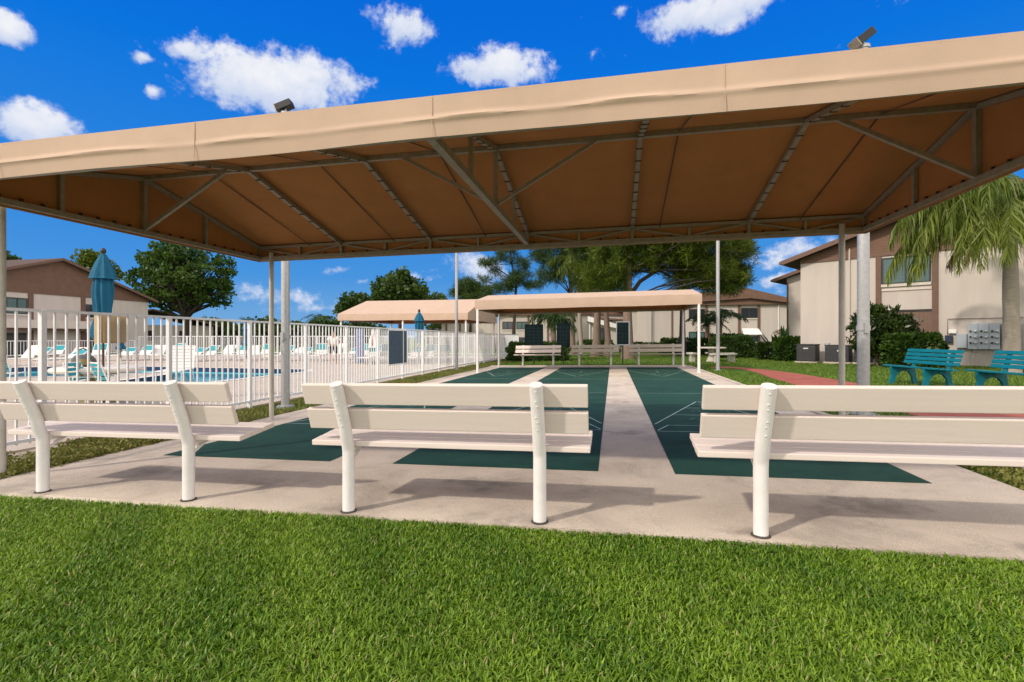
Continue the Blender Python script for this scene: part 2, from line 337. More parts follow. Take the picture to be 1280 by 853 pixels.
M['boardline'] = mat('score_board_line', (.025, .04, .045), .8, .2, spec=.1)
M['stone'] = mat('cast_stone', (.50, .46, .40), .9, .12, scale=9, bump=.4, bscale=40)
M['skin'] = mat('skin', (.42, .22, .15), .5, .05)
M['shirt'] = mat('white_shirt', (.70, .68, .66), .8, .05)
M['shorts'] = mat('dark_shorts', (.03, .035, .05), .8, .1)
M['blue_pl'] = mat('blue_panel', (.13, .17, .36), .5, .1)
M['red_cl'] = mat('red_cloth', (.40, .06, .05), .8, .1)
M['bag'] = mat('bag_cloth', (.10, .105, .11), .9, .2)
M['navy'] = mat('navy_plastic', (.015, .03, .06), .5, .1)
M['badge'] = mat('badge', (.55, .5, .5), .5, .05)

# ---------------------------------------------------------------- the ground and paved surfaces
def ground():
    xs = [-3000, -400, -90, -41, -7.0, -5.66, 3.2, 12.0, 60, 300, 3000]; ys = [-3000, -300, -40, -12, 3.4, 23.5, 38, 80, 300, 3000]
    mb = MB(); idx = {}
    for i, x in enumerate(xs):
        for j, y in enumerate(ys): idx[i, j] = len(mb.v); mb.v.append((x, y, gz(x)-.03))
    for i in range(len(xs)-1):
        for j in range(len(ys)-1):
            if xs[i] >= -41 and xs[i+1] <= -7.0 and ys[j] >= -12 and ys[j+1] <= 38: continue
            if xs[i] >= -5.66 and xs[i+1] <= 3.2 and ys[j] >= 3.4 and ys[j+1] <= 23.5: continue
            mb.f.append([idx[i, j], idx[i+1, j], idx[i+1, j+1], idx[i, j+1]]); mb.m.append(0)
    o = mb.build('lawn', M['lawn']); tag(o, kind='structure'); return o
ground()
def yfront(x): return 3.395-.0155*(x+1.2)        # front edge of the slab
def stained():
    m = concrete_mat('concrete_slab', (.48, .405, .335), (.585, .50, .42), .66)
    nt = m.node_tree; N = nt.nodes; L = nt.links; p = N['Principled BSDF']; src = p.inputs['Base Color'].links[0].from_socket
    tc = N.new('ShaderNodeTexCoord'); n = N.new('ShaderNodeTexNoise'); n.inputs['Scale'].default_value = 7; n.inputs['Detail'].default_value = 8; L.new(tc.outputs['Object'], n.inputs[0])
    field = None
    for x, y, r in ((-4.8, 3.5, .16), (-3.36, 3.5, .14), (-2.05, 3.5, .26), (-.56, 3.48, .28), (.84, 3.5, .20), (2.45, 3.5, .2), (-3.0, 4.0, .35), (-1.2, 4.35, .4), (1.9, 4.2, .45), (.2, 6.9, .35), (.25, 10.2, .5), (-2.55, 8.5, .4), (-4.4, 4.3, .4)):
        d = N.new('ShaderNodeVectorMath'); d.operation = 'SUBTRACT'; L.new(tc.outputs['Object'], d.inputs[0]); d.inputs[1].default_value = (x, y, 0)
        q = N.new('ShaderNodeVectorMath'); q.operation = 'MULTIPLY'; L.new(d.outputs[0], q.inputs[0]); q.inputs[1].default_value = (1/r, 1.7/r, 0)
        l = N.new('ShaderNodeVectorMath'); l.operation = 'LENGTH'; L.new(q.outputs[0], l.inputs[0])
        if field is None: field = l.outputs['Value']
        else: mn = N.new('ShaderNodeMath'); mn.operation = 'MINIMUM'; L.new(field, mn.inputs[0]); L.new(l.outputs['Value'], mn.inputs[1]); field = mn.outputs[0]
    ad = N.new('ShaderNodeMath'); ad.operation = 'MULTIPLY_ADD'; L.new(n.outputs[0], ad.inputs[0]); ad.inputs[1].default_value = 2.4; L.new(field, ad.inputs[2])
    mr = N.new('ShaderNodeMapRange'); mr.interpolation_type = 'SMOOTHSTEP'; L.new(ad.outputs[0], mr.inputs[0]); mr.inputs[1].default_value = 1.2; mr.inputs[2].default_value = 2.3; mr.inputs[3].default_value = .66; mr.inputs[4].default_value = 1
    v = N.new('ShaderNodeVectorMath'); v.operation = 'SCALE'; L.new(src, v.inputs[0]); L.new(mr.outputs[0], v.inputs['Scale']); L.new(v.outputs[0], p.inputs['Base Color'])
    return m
M['slab'] = stained()
def slab():
    mb = MB(); x0, x1 = -5.66, 3.2
    top = [(x0, yfront(x0), gz(x0)), (x1, yfront(x1), gz(x1)), (x1, 23.5, gz(x1)), (x0, 23.5, gz(x0))]
    mb.prism([(p[0], p[1], p[2]-.16) for p in top], (0, 0, .16))
    o = mb.build('shuffleboard_slab', M['slab']); tag(o, kind='structure')
    # mowing strip / kerb on the right edge and the end wall strip
    mb = MB(); mb.prism([(3.21, 7.5, gz(3.21)-.1), (3.34, 7.5, gz(3.34)-.1), (3.34, 23.5, gz(3.34)-.1), (3.21, 23.5, gz(3.21)-.1)], (0, 0, .115)); o = mb.build('kerb_strip', M['concrete']); tag(o, kind='structure')
    mb = MB(); mb.prism([(-5.66, 23.51, gz(-5.66)-.1), (3.2, 23.51, gz(3.2)-.1), (3.2, 23.65, gz(3.2)-.1), (-5.66, 23.65, gz(-5.66)-.1)], (0, 0, .13)); o = mb.build('end_kerb', M['coping']); tag(o, kind='structure')
slab()
def sheet(name, pts, m, h, thick=.003):
    mb = MB(); mb.prism([(x, y, gz(x)+h-thick) for x, y in pts], (0, 0, thick)); o = mb.build(name, m); tag(o, kind='structure'); return o
courts = [(-4.95, -2.90), (-2.20, -.135), (.56, 2.62)]
def line_quad(mb, a, b, w, h):
    a = Vector((*a, 0)); b = Vector((*b, 0)); d = (b-a).normalized(); n = Vector((-d.y, d.x, 0))*w/2
    pts = [a-n, b-n, b+n, a+n]; mb.poly([(p.x, p.y, gz(p.x)+h) for p in pts])
for k, (a, b) in enumerate(courts):
    sheet('shuffleboard_court', [(a, 4.88), (b, 4.88), (b, 22.35), (a, 22.35)], M['court'], .004)
    mb = MB(); c = (a+b)/2; w = .022; hh = .0085
    for s, y0 in ((1, 7.05), (-1, 20.25)):
        e = .03
        line_quad(mb, (a+e, y0), (b-e, y0), w, hh)                     # base line
        line_quad(mb, (a+e+.18, y0+s*.5), (b-e-.18, y0+s*.5), w, hh)
        line_quad(mb, (a+e, y0+s*.06), (a+e+.18, y0+s*.5), w, hh); line_quad(mb, (b-e, y0+s*.06), (b-e-.18, y0+s*.5), w, hh)
        line_quad(mb, (a+e, y0+s*.55), (c-.02, y0+s*3.3), w, hh+.001); line_quad(mb, (b-e, y0+s*.55), (c+.02, y0+s*3.3), w, hh+.001)
        line_quad(mb, (a+.36, y0+s*1.5), (b-.36, y0+s*1.5), w, hh+.002); line_quad(mb, (a+.68, y0+s*2.35), (b-.68, y0+s*2.35), w, hh+.002)
        line_quad(mb, (c, y0+s*.52), (c, y0+s*1.48), w*.8, hh+.003)
    for y in (11.85, 15.9): line_quad(mb, (a+.03, y), (b-.03, y), w, hh)
    o = mb.build('court_lines', M['line']); tag(o, kind='structure')
    for s, y0 in ((1, 7.05), (-1, 20.25)):                            # the scoring numbers
        for txt, dx, dy in (('10', 0, 2.75), ('8', -.22, 1.95), ('8', .22, 1.95), ('7', -.4, 1.1), ('7', .4, 1.1), ('10 OFF', 0, .3)):
            cu = bpy.data.curves.new('court_number', 'FONT'); cu.body = txt; cu.size = .30 if 'OFF' in txt else .38; cu.align_x = 'CENTER'; cu.align_y = 'CENTER'
            o = bpy.data.objects.new('court_number', cu); COL.objects.link(o); o.location = (c+dx, y0+s*dy, gz(c+dx)+.012); o.rotation_euler = (0, 0, 0 if s < 0 else math.pi)
            o.data.materials.append(M['line_faint']); tag(o, kind='structure')
# joints in the concrete
mb = MB()
for y in (7.6, 11.6, 15.6, 19.6): line_quad(mb, (-.13, y), (.555, y), .006, .004)
for x0, x1 in ((-2.895, -2.205),):
    for y in (7.6, 11.6, 15.6, 19.6): line_quad(mb, (x0, y), (x1, y), .006, .004)
tag(mb.build('slab_joint', M['mulch']), kind='structure')
sheet('red_path', [(6.15, -30), (6.25, 8), (6.3, 15), (6.1, 18.5), (5.75, 20.8), (5.2, 22.3), (4.4, 23.2), (3.9, 22.5), (4.7, 21.9), (5.0, 21.0), (4.95, 19), (4.75, 17), (4.63, 14), (4.62, 8), (4.6, -30)], M['redpath'], -.012, .03)

def pool():
    z = gz(-8)
    outer = [(-7.0, -12), (-7.0, 38), (-41, 38), (-41, -12)]
    inner = [(-12.1, 10.5), (-12.1, 18.6), (-12.9, 19.7), (-24.6, 20.4), (-27, 18), (-26, 13.5), (-22, 12.5), (-18.6, 15.0), (-17.4, 17.3), (-16.2, 16.4), (-15.2, 13.6), (-15.2, 10.5)]
    def fill(loops, zz, name, m):
        bm = bmesh.new(); ed = []
        for lp in loops:
            vv = [bm.verts.new((x, y, zz)) for x, y in lp]
            ed += [bm.edges.new((vv[i], vv[(i+1) % len(vv)])) for i in range(len(vv))]
        bmesh.ops.triangle_fill(bm, use_beauty=True, use_dissolve=False, edges=ed)
        bmesh.ops.recalc_face_normals(bm, faces=bm.faces)
        if bm.faces and sum(f.normal.z for f in bm.faces) < 0: bmesh.ops.reverse_faces(bm, faces=bm.faces)
        me = bpy.data.meshes.new(name); bm.to_mesh(me); bm.free(); me.materials.append(m)
        o = bpy.data.objects.new(name, me); COL.objects.link(o); tag(o, kind='structure'); return o
    cen = np.mean(inner, axis=0)
    def grow(d):
        out = []
        n = len(inner)
        for i in range(n):
            p0, p1, p2 = (np.array(inner[(i+k) % n]) for k in (-1, 0, 1))
            e1 = p1-p0; e2 = p2-p1; n1 = np.array([e1[1], -e1[0]])/np.linalg.norm(e1); n2 = np.array([e2[1], -e2[0]])/np.linalg.norm(e2)
            b = (n1+n2); b = b/np.linalg.norm(b); out.append(tuple(p1+b*d/max(.5, b.dot(n1))))
        return out
    g = grow(.32)
    a1 = abs(sum(g[i][0]*g[(i+1) % len(g)][1]-g[(i+1) % len(g)][0]*g[i][1] for i in range(len(g))))
    a0 = abs(sum(inner[i][0]*inner[(i+1) % len(g)][1]-inner[(i+1) % len(g)][0]*inner[i][1] for i in range(len(g))))
    if a1 < a0: g = grow(-.32)
    fill([outer, g], z, 'pool_deck', M['deck']); fill([g, inner], z+.012, 'pool_coping', M['coping'])
    fill([grow(.05) if a1 > a0 else grow(-.05)], z-.22, 'pool_water', M['water'])
    mb = MB(); n = len(inner)
    for i in range(n):
        p, q = inner[i], inner[(i+1) % n]
        mb.mi = 0; mb.poly([(p[0], p[1], z+.012), (q[0], q[1], z+.012), (q[0], q[1], z-.19), (p[0], p[1], z-.19)])
        mb.mi = 1; mb.poly([(p[0], p[1], z-.19), (q[0], q[1], z-.19), (q[0], q[1], z-.5), (p[0], p[1], z-.5)])
    tag(mb.build('pool_wall', [M['tile'], M['pool_wall']]), kind='structure')
pool()
mb = MB(); mb.box(-7.03, -12, -.6, -6.97, 38, gz(-8)+.004); tag(mb.build('deck_kerb', M['deck']), kind='structure')

# ---------------------------------------------------------------- big shade canopies
def canopy(label, x0, x1, yf, yb, h0, h1, hr, rafters, posts, detail, group, base=None):
    g = (lambda x: gz(x)) if base is None else (lambda x: base)
    ym = (yf+yb)/2; cx = (x0+x1)/2
    root = thing('shade_canopy', label, 'canopy', (cx, ym, g(cx)), 0, group)
    P = lambda x, y, h: (x, y, g(x)+h)
    def strip(fn, nx, ny, name, m='fabric'):
        mb = MB(); b = len(mb.v)
        for j in range(ny+1):
            for i in range(nx+1): mb.v.append(tuple(fn(i/nx, j/ny)))
        for j in range(ny):
            for i in range(nx): mb.f.append([j*(nx+1)+i, j*(nx+1)+i+1, (j+1)*(nx+1)+i+1, (j+1)*(nx+1)+i]); mb.m.append(0)
        return mb.build(name, M[m], root, world=True, smooth=True)
    X = lambda u: x0+(x1-x0)*u
    nx = 60 if detail else 14
    def sag(x):                        # cloth sags a little between rafters
        ds = min(abs(x-r) for r in rafters+[x0, x1]) if rafters else 0
        return .035*min(1, ds/.75)
    def roofpt(u, v, ya, yb_):
        x = X(u); s = sag(x)*math.sin(math.pi*v)
        return P(x, ya+(yb_-ya)*v, h1+(hr-h1)*v-s)
    XE = lambda u: x0-.036+(x1-x0+.072)*u
    for ya, dy in ((yf, -.036), (yb, .036)):
        def rp(u, v, low=0.0):
            x, y, z = roofpt(u, v, ya, ym); y2 = ya+dy+(ym-ya-dy)*v; return (XE(u), y2, z-low)
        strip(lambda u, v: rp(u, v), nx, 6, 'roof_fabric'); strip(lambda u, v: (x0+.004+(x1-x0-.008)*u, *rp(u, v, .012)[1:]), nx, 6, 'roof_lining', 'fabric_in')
    r2 = random.Random(3)
    ph = [(r2.uniform(0, 6.3), r2.uniform(.6, 3.2), r2.uniform(.3, 1)) for _ in range(9)]
    def crease(x, v):
        w = sum(a*math.sin(f*x*2.3+p) for p, f, a in ph)/3.0
        c = math.exp(-((v-.42-.03*w)/.06)**2)*(.011+.010*w)
        lo = -.012*max(0, .4-v)/.4+.006*math.sin(x*3.1+w)*(1-v)
        return c+lo
    nvy = 22 if detail else 2
    hb = h0-.05
    strip(lambda u, v: (XE(u), yf-.036-crease(X(u), v)*1.0, g(X(u))+hb+(h1-hb)*v-.012*(1-v)*math.sin(X(u)*1.9)*.6), 200 if detail else 14, nvy, 'front_valance')
    strip(lambda u, v: (XE(u), yb+.036, g(X(u))+hb+(h1-hb)*v), nx, 2, 'back_valance')
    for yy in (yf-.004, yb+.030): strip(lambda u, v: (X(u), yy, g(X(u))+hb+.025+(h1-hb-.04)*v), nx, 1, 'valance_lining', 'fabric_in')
    for xs_, sgn in ((x0, -1), (x1, 1)):
        mb = MB(); xx = xs_+sgn*.035
        mb.poly([P(xx, yf-.035, hb), P(xx, yb+.035, hb), P(xx, yb+.035, h1), P(xx, ym, hr), P(xx, yf-.035, h1)])
        mb.build('side_panel', M['fabric'], root, world=True)
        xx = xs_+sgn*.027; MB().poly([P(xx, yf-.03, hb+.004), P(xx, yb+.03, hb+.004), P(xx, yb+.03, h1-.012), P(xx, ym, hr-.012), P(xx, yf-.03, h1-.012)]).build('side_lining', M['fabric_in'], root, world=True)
    # steel frame
    t = .05 if detail else .06; m = M['frame']
    def bar(name, a, b, w, mm=None, up=(0, 0, 1)): return MB().bar(a, b, w, w, up).build(name, mm or m, root, world=True)
    bar('ridge_beam', P(x0, ym, hr-.045), P(x1, ym, hr-.045), t)
    for y in (yf+.035, yb):
        bar('lower_beam', P(x0, y, h0), P(x1, y, h0), t*1.05); bar('upper_beam', P(x0, y, h1-.045), P(x1, y, h1-.045), t*.85)
    for x in (x0, x1):
        bar('side_beam', P(x, yf, h0), P(x, yb, h0), t*1.1)
        bar('rake_beam', P(x, yf, h1-.045), P(x, ym, hr-.05), t*.9); bar('rake_beam', P(x, yb, h1-.045), P(x, ym, hr-.05), t*.9)
        bar('king_post', P(x, ym, h0), P(x, ym, hr-.06), t*1.0)
        for q in (.27, .73):
            y = yf+(yb-yf)*q; hq = h1+(hr-h1)*(1-abs(y-ym)/(yb-ym))
            bar('strut', P(x, y, h0), P(x, y, hq-.06), t*.85)
        for y in (yf, yb): bar('strut', P(x, y, h0), P(x, y, h1-.05), t*.8)
        sg = 1 if x == x0 else -1
        bar('brace', P(x, ym, h0+.03), P(x+sg*1.12, ym, hr-.06), t*.8)
    for x in rafters:
        for ya in (yf, yb):
            bar('rafter', P(x, ya, h1-.05), P(x, ym, hr-.055), t*.95)
            if detail:
                for q in np.linspace(.08, .92, 9):
                    y = ya+(ym-ya)*q; h = h1-.05+(hr-h1-.005)*q
                    MB().bar(P(x-.03, y, h-.024), P(x+.03, y, h-.024), .02, .012).build('rafter_clip', M['strap'], root, world=True)
    xs2 = sorted([x0, x1]+rafters)
    if detail:
        zz = lambda a, b: MB().bar(a, b, .026, .026).build('truss_diagonal', m, root, world=True)
        vz = lambda a, b, w: MB().bar(a, b, w, w).build('truss_upright', m, root, world=True)
        for y in (yf, yb):
            for i in range(len(xs2)-1):
                a, b = xs2[i], xs2[i+1]; mid = (a+b)/2
                zz(P(a, y, h1-.06), P(mid, y, h0+.02)); zz(P(mid, y, h0+.02), P(b, y, h1-.06))
                vz(P(mid, y, h0), P(mid, y, h1-.05), .034)
                if i: vz(P(a, y, h0), P(a, y, h1-.05), .040)
        # middle truss with tie beam
        xm = rafters[2]
        bar('tie_beam', P(xm, yf, h0+.03), P(xm, yb, h0+.03), .062)
        bar('king_post', P(xm, ym, h0+.05), P(xm, ym, hr-.06), .04)
        for q in (.27, .73):
            y = yf+(yb-yf)*q; hq = h1+(hr-h1)*(1-abs(y-ym)/(yb-ym)); bar('strut', P(xm, y, h0+.05), P(xm, y, hq-.06), .036)
        for sg in (-1, 1): bar('brace', P(xm, ym, h0+.06), P(xm+sg*1.05, ym, hr-.06), .034)
        # seams of the cloth and lacing studs along the beams
        for x in (-4.73, -3.3, -1.85, .64, 2.43):
            for ya in (yf, yb): MB().bar(P(x, ya, h1-.052), P(x, ym, hr-.040), .012, .006).build('seam', M['strap'], root, world=True)
        for x in (-4.73, -2.94, -1.15, .64, 2.43): MB().bar(P(x, yf-.046, hb+.004), P(x, yf-.037, h1-.004), .003, .005, up=(0, 1, 0)).build('valance_seam', M['fabric'], root, world=True)
        for x, sg in ((x0, 1), (x1, -1)):
            for y in np.arange(yf+.2, yb, .19): MB().box(x-.012, y-.012, g(x)+h0+.03, x+.012, y+.012, g(x)+h0+.062).build('lacing_stud', M['strap'], root, world=True)
        for x in np.arange(x0+.2, x1, .24): MB().box(x-.012, yb+.012, g(x)+h0+.03, x+.012, yb+.025, g(x)+h0+.06).build('lacing_stud', M['strap'], root, world=True)
    for (x, y, hh) in posts:
        mb = MB(); mb.tube([P(x, y, -.03), P(x, y, h0-.02 if hh is None else hh)], .037 if detail else .05, 14)
        pm = M['post'] if detail else M['white_metal']
        p = mb.build('post', pm, root, world=True, smooth=True)
        mb = MB(); mb.lathe([(.075, -.03), (.075, .008), (.04, .012)], P(x, y, 0), 16); mb.build('base_plate', pm, p, world=True)
    return root
canopy('wide tan fabric canopy over the near white benches, its brown underside open to view', -5.65, 3.2, 3.2, 7.4, 2.62, 2.84, 3.33,
       [-4.2, -2.72, -1.22, .27, 1.8], [(-5.74, 3.86, None), (-5.42, 7.38, 2.70), (2.93, 7.38, 2.70), (3.2, 3.86, None)], True, 'tan shade canopies')
canopy('tan fabric canopy at the far end of the shuffleboard courts above three benches', -5.14, 3.04, 18.96, 23.1, 2.45, 2.76, 3.12,
       [-3.8, -2.3, -.9, .6, 1.9], [(-5.08, 18.98, None), (2.98, 18.98, None), (-5.05, 22.6, None), (2.95, 22.9, None)], False, 'tan shade canopies')
canopy('tan fabric canopy standing on the pool deck behind the white fence', -14.3, -7.2, 24.9, 31.4, 2.32, 2.62, 3.55,
       [-12.6, -10.8, -9.0], [(-14.2, 25, None), (-7.3, 25, None), (-10.7, 25, None), (-14.2, 31.3, None), (-7.3, 31.3, None)], False, 'tan shade canopies', base=gz(-8))

# ---------------------------------------------------------------- white park benches
def white_bench(label, x, y, rz, length, p0, p1, plank_m, group, detailed=True):
    root = thing('park_bench', label, 'bench', (x, y, gz(x)), rz, group)
    root.rotation_euler = (0, 0, rz)
    sl = SLOPE if abs(rz) < 1 else -SLOPE
    def yb(z): return -.175*max(0, z-.50)/.45
    for px_ in (p0, p1):
        dz = sl*px_
        mb = MB(); pts = [(px_, 0, dz-.02), (px_, 0, dz+.44), (px_, -.008, dz+.485), (px_, -.028, dz+.53), (px_, yb(.62), dz+.62), (px_, yb(.955), dz+.955)]
        mb.tube(pts, .045, 18); leg = mb.build('leg', M['white_metal'], root, smooth=True)
        if detailed:
            mb = MB(); mb.lathe([(.050, -.003), (.060, .002), (.057, .008), (.047, .011)], (px_, 0, dz), 16); mb.build('base_ring', M['dirt'], leg)
            for h in (.90, .835, .80, .725, .69, .635):
                c = Vector((px_+random.uniform(-.004, .004), yb(h)-.043, dz+h+.01)); mb = MB()
                mb.lathe([(.011, 0), (.011, .006), (.006, .010)], (0, 0, 0), 8)
                rot = Matrix.Rotation(R(90+21), 3, 'X'); mb.v = [tuple(rot @ Vector(v)+c) for v in mb.v]
                mb.build('bolt', M['white_metal'], leg, smooth=False)
            mb = MB(); mb.bar((px_, .02, dz+.455), (px_, .40, dz+.49), .05, .045); mb.bar((px_, .01, dz+.36), (px_, .20, dz+.455), .03, .02)
            mb.build('seat_bracket', M['white_metal'], leg)
        else:
            mb = MB(); mb.bar((px_, .02, dz+.455), (px_, .40, dz+.49), .05, .045); mb.build('seat_bracket', M['white_metal'], leg)
    a, b = -length/2, length/2
    def plank(name, y0, z0, y1, z1, th, xa=a, xb=b):
        # board whose section runs (y0,z0)->(y1,z1), thickness th
        d = Vector((0, y1-y0, z1-z0)).normalized(); n = Vector((0, d.z, -d.y))
        sec = [Vector((0, y0, z0)), Vector((0, y1, z1)), Vector((0, y1, z1))+n*th, Vector((0, y0, z0))+n*th]
        mb = MB(); mb.add([(xa, p.y, p.z+sl*xa) for p in sec]+[(xb, p.y, p.z+sl*xb) for p in sec], [[0,1,2,3],[7,6,5,4],[0,4,5,1],[1,5,6,2],[2,6,7,3],[3,7,4,0]])
        return mb.build(name, plank_m, root, bevel=.006)
    off = .047
    plank('back_plank', yb(.80)+off, .793, yb(.935)+off, .940, .040); plank('back_plank', yb(.615)+off, .606, yb(.75)+off, .755, .040)
    for k in range(3):
        y0 = .03+k*.142; plank('seat_plank', y0, .512+k*.0145, y0+.134, .512+(k+.94)*.0145, .04, a-.01+.004*k, b+.01)
    return root
white_bench('cream two-plank bench on the left, nearest the pool fence, seen from behind', -4.05, 3.52, 0, 2.30, -.73, .72, M['bench'], 'white benches under the near canopy')
white_bench('cream two-plank bench in the middle under the near canopy, seen from behind', -1.19, 3.47, 0, 2.06, -.72, .70, M['bench'], 'white benches under the near canopy')
white_bench('cream two-plank bench on the right whose far end runs out of the picture', 1.60, 3.45, 0, 2.10, -.69, .84, M['bench'], 'white benches under the near canopy')
white_bench('sunlit cream bench at the far end of the left shuffleboard court', -3.45, 23.85, math.pi, 2.15, -.72, .72, M['bench'], 'benches under the far canopy')
white_bench('cream bench coloured grey for shade between the two far-end benches, behind the middle court', -.80, 23.85, math.pi, 2.15, -.72, .72, M['bench_shade'], 'benches under the far canopy')
white_bench('cream bench coloured grey for shade nearest the concrete picnic table, behind the right court', 1.90, 23.80, math.pi, 2.35, -.75, .75, M['bench_shade'], 'benches under the far canopy')

# ---------------------------------------------------------------- lamp poles
def lamp(label, x, y, h, r, head, tilt):
    root = thing('lamp_post', label, 'lamp post', (x, y, gz(x)), 0, 'galvanised lamp posts')
    mb = MB(); mb.tube([(0, 0, -.03), (0, 0, h)], [r, r*.9], 20); p = mb.build('pole', M['steel'], root, smooth=True)
    mb = MB(); mb.lathe([(r*2.0, -.03), (r*2.0, .012), (r*1.2, .02)], (0, 0, 0), 18); mb.build('base_plate', M['steel'], root)
    if r > .08:
        mb = MB(); mb.tube([(0, 0, 1.32), (0, 0, 1.40)], r*1.12, 20); mb.box(-r*.4, -r*1.5, 1.28, r*.4, -r*.9, 1.44); mb.build('junction_box', M['steel'], root)
    rot = Matrix.Rotation(head, 3, 'Z') @ Matrix.Rotation(tilt, 3, 'Y')
    c = Vector((0, 0, h+.16))
    def placed(mb, name, mm, par):
        mb.v = [tuple(rot @ Vector(v)+c) for v in mb.v]; return mb.build(name, mm, par, bevel=.004)
    hd = placed(MB().box(-.165, -.10, -.062, .14, .10, .062), 'flood_head', M['black'], root)
    placed(MB().box(-.185, -.11, -.072, -.167, .11, .072), 'hood_rim', M['frame'], hd)
    for q in range(4): pass
    mb = MB(); mb.tube([(0, 0, h), (0, 0, h+.10)], .022, 10); mb.build('bracket', M['steel'], root)
    mb = MB(); mb.tube([(0, 0, h-.02), (0, 0, h+.03)], r*1.05, 16); mb.build('pole_cap', M['steel'], root)
    return root
lamp('thick steel lamp post at the left, beside the pool fence, with a black floodlight', -6.29, 8.98, 5.72, .082, YAW, R(-22+180-180))
lamp('thick steel lamp post at the right by the red path, with a tilted floodlight', 3.88, 9.0, 5.78, .088, YAW, R(-38))
lamp('thin steel lamp post on the grass strip by the far pool fence', -6.55, 21.0, 5.9, .065, .3, R(25))
lamp('thin pale lamp post on the lawn by the concrete picnic table', 3.86, 20.3, 5.9, .07, .3, R(-25))
sheet('lamp_pad', [(3.62, 8.75), (4.12, 8.75), (4.12, 9.25), (3.62, 9.25)], M['concrete'], -.005, .05)

# ---------------------------------------------------------------- white picket fence by the pool
def fence():
    X = -6.86; y0, y1 = 2.9, 29.8; g = gz(X)-.02
    root = thing('picket_fence', 'tall white metal picket fence running along the pool deck', 'fence', (X, y0, g))
    top = lambda y: 1.70-.0035*(y-4)
    mb = MB(); mb.bar((X, y0, g+top(y0)), (X, y1, g+top(y1)), .046, .034); mb.build('top_rail', M['fence'], root, world=True)
    mb = MB(); mb.bar((X, y0, g+.14), (X, y1, g+.14), .034, .04); mb.build('bottom_rail', M['fence'], root, world=True)
    posts = []; y = 5.05-1.83
    while y < y1+.1: posts.append(y); y += 1.826
    proto = MB().box(-.031, -.031, 0, .031, .031, 1.70).build('post', M['fence'], root, bevel=.004)
    for i, y in enumerate(posts):
        p = proto if i == 0 else proto.copy()
        if i: COL.objects.link(p); p.parent = root
        p.location = (0, y-y0, 0); p.scale = (1, 1, (top(y)+.012)/1.70)
    ys = []
    for a, b in zip(posts[:-1], posts[1:]): ys += [a+(b-a)*k/13 for k in range(1, 13)]
    proto = MB().box(-.0105, -.0105, .10, .0105, .0105, 1.69).build('picket', M['fence'], root)
    far = MB()
    for i, y in enumerate(ys):
        if i < 100:
            p = proto if i == 0 else proto.copy()
            if i: COL.objects.link(p); p.parent = root
            p.location = (0, y-y0, 0); p.scale = (1, 1, (top(y)+.0)/1.70)
        else: far.box(X-.0105, y-.0105, g+.1, X+.0105, y+.0105, g+top(y))
    o = far.build('picket', M['fence'], root, world=True); o['kind'] = 'stuff'
    # the return at the far end
    X2 = -40; root2 = thing('picket_fence', 'low white picket fence along the far side of the pool deck', 'fence', (-30, 37, gz(-8)))
    g = gz(-8)
    def run(a, b, h, sp):
        a = np.array(a); b = np.array(b); L = np.linalg.norm(b-a); d = (b-a)/L
        mb = MB(); mb.bar((*a, g+h), (*b, g+h), .05, .05); mb.build('top_rail', M['fence'], root2, world=True)
        mb = MB(); mb.bar((*a, g+.15), (*b, g+.15), .05, .05); mb.build('bottom_rail', M['fence'], root2, world=True)
        pk = MB()
        for s in np.arange(0, L, sp): q = a+d*s; pk.box(q[0]-.012, q[1]-.012, g+.1, q[0]+.012, q[1]+.012, g+h)
        pk.build('picket', M['fence'], root2, world=True)['kind'] = 'stuff'
        for k, s in enumerate(np.arange(0, L, 2.44)):
            q = a+d*s; MB().box(q[0]-.04, q[1]-.04, g, q[0]+.04, q[1]+.04, g+h+.03).build('post', M['fence'], root2, world=True)
    run((-40.5, 20), (-40.5, 37.5), 1.15, .2); run((-40.5, 37.5), (-8.0, 37.5), 1.5, .17)
    # last piece turning away from the courts
    root3 = thing('picket_fence', 'short white picket fence closing the pool deck behind the far canopy', 'fence', (-6.9, 29.9, gz(-7)))
    pk = MB(); g3 = gz(-7)
    for s in np.arange(0, 7.5, .14): pk.box(-6.86-.0105, 29.95+s, g3+.1, -6.86+.0105, 29.95+s+.021, g3+1.6)
    pk.build('picket_panel', M['fence'], root3, world=True)
    for h in (.14, 1.6): MB().bar((-6.86, 29.9, g3+h), (-6.86, 37.4, g3+h), .04, .04).build('rail', M['fence'], root3, world=True)
fence()
def fence_panel():
    x = -6.86; g = gz(x)
    root = thing('notice_panel', 'dark blue rectangular panel in a white frame fixed to the pool fence', 'panel', (x-.04, 15.6, g+.5))
    MB().box(x+.018, 14.86, g+.52, x+.03, 16.28, g+1.58).build('board', M['mesh_panel'], root, world=True)
    for a in ((14.82, .48, 14.857, 1.62), (16.283, .48, 16.32, 1.62)): MB().box(x+.016, a[0], g+a[1], x+.036, a[2], g+a[3]).build('frame_side', M['fence'], root, world=True)
    for a in ((14.86, .48, 16.28, .517), (14.86, 1.583, 16.28, 1.62)): MB().box(x+.016, a[0], g+a[1], x+.036, a[2], g+a[3]).build('frame_rail', M['fence'], root, world=True)
    x2 = -7.0
    root = thing('fence_box', 'pale plywood box hung inside the pool fence beside the tall blue umbrella', 'box', (x2, 6.1, gz(x2)+1.25))
    b = MB().box(x2-.10, 5.88, gz(x2)+1.27, x2+.02, 6.24, gz(x2)+1.66).build('body', M['wood_box'], root, world=True, bevel=.006)
    MB().box(x2+.024, 5.905, gz(x2)+1.29, x2+.042, 6.10, gz(x2)+1.645).build('door', M['wood_box'], root, world=True, bevel=.003)
    MB().box(x2+.022, 6.125, gz(x2)+1.28, x2+.060, 6.235, gz(x2)+1.65).build('frame_board', M['wood_box'], root, world=True, bevel=.003)
fence_panel()

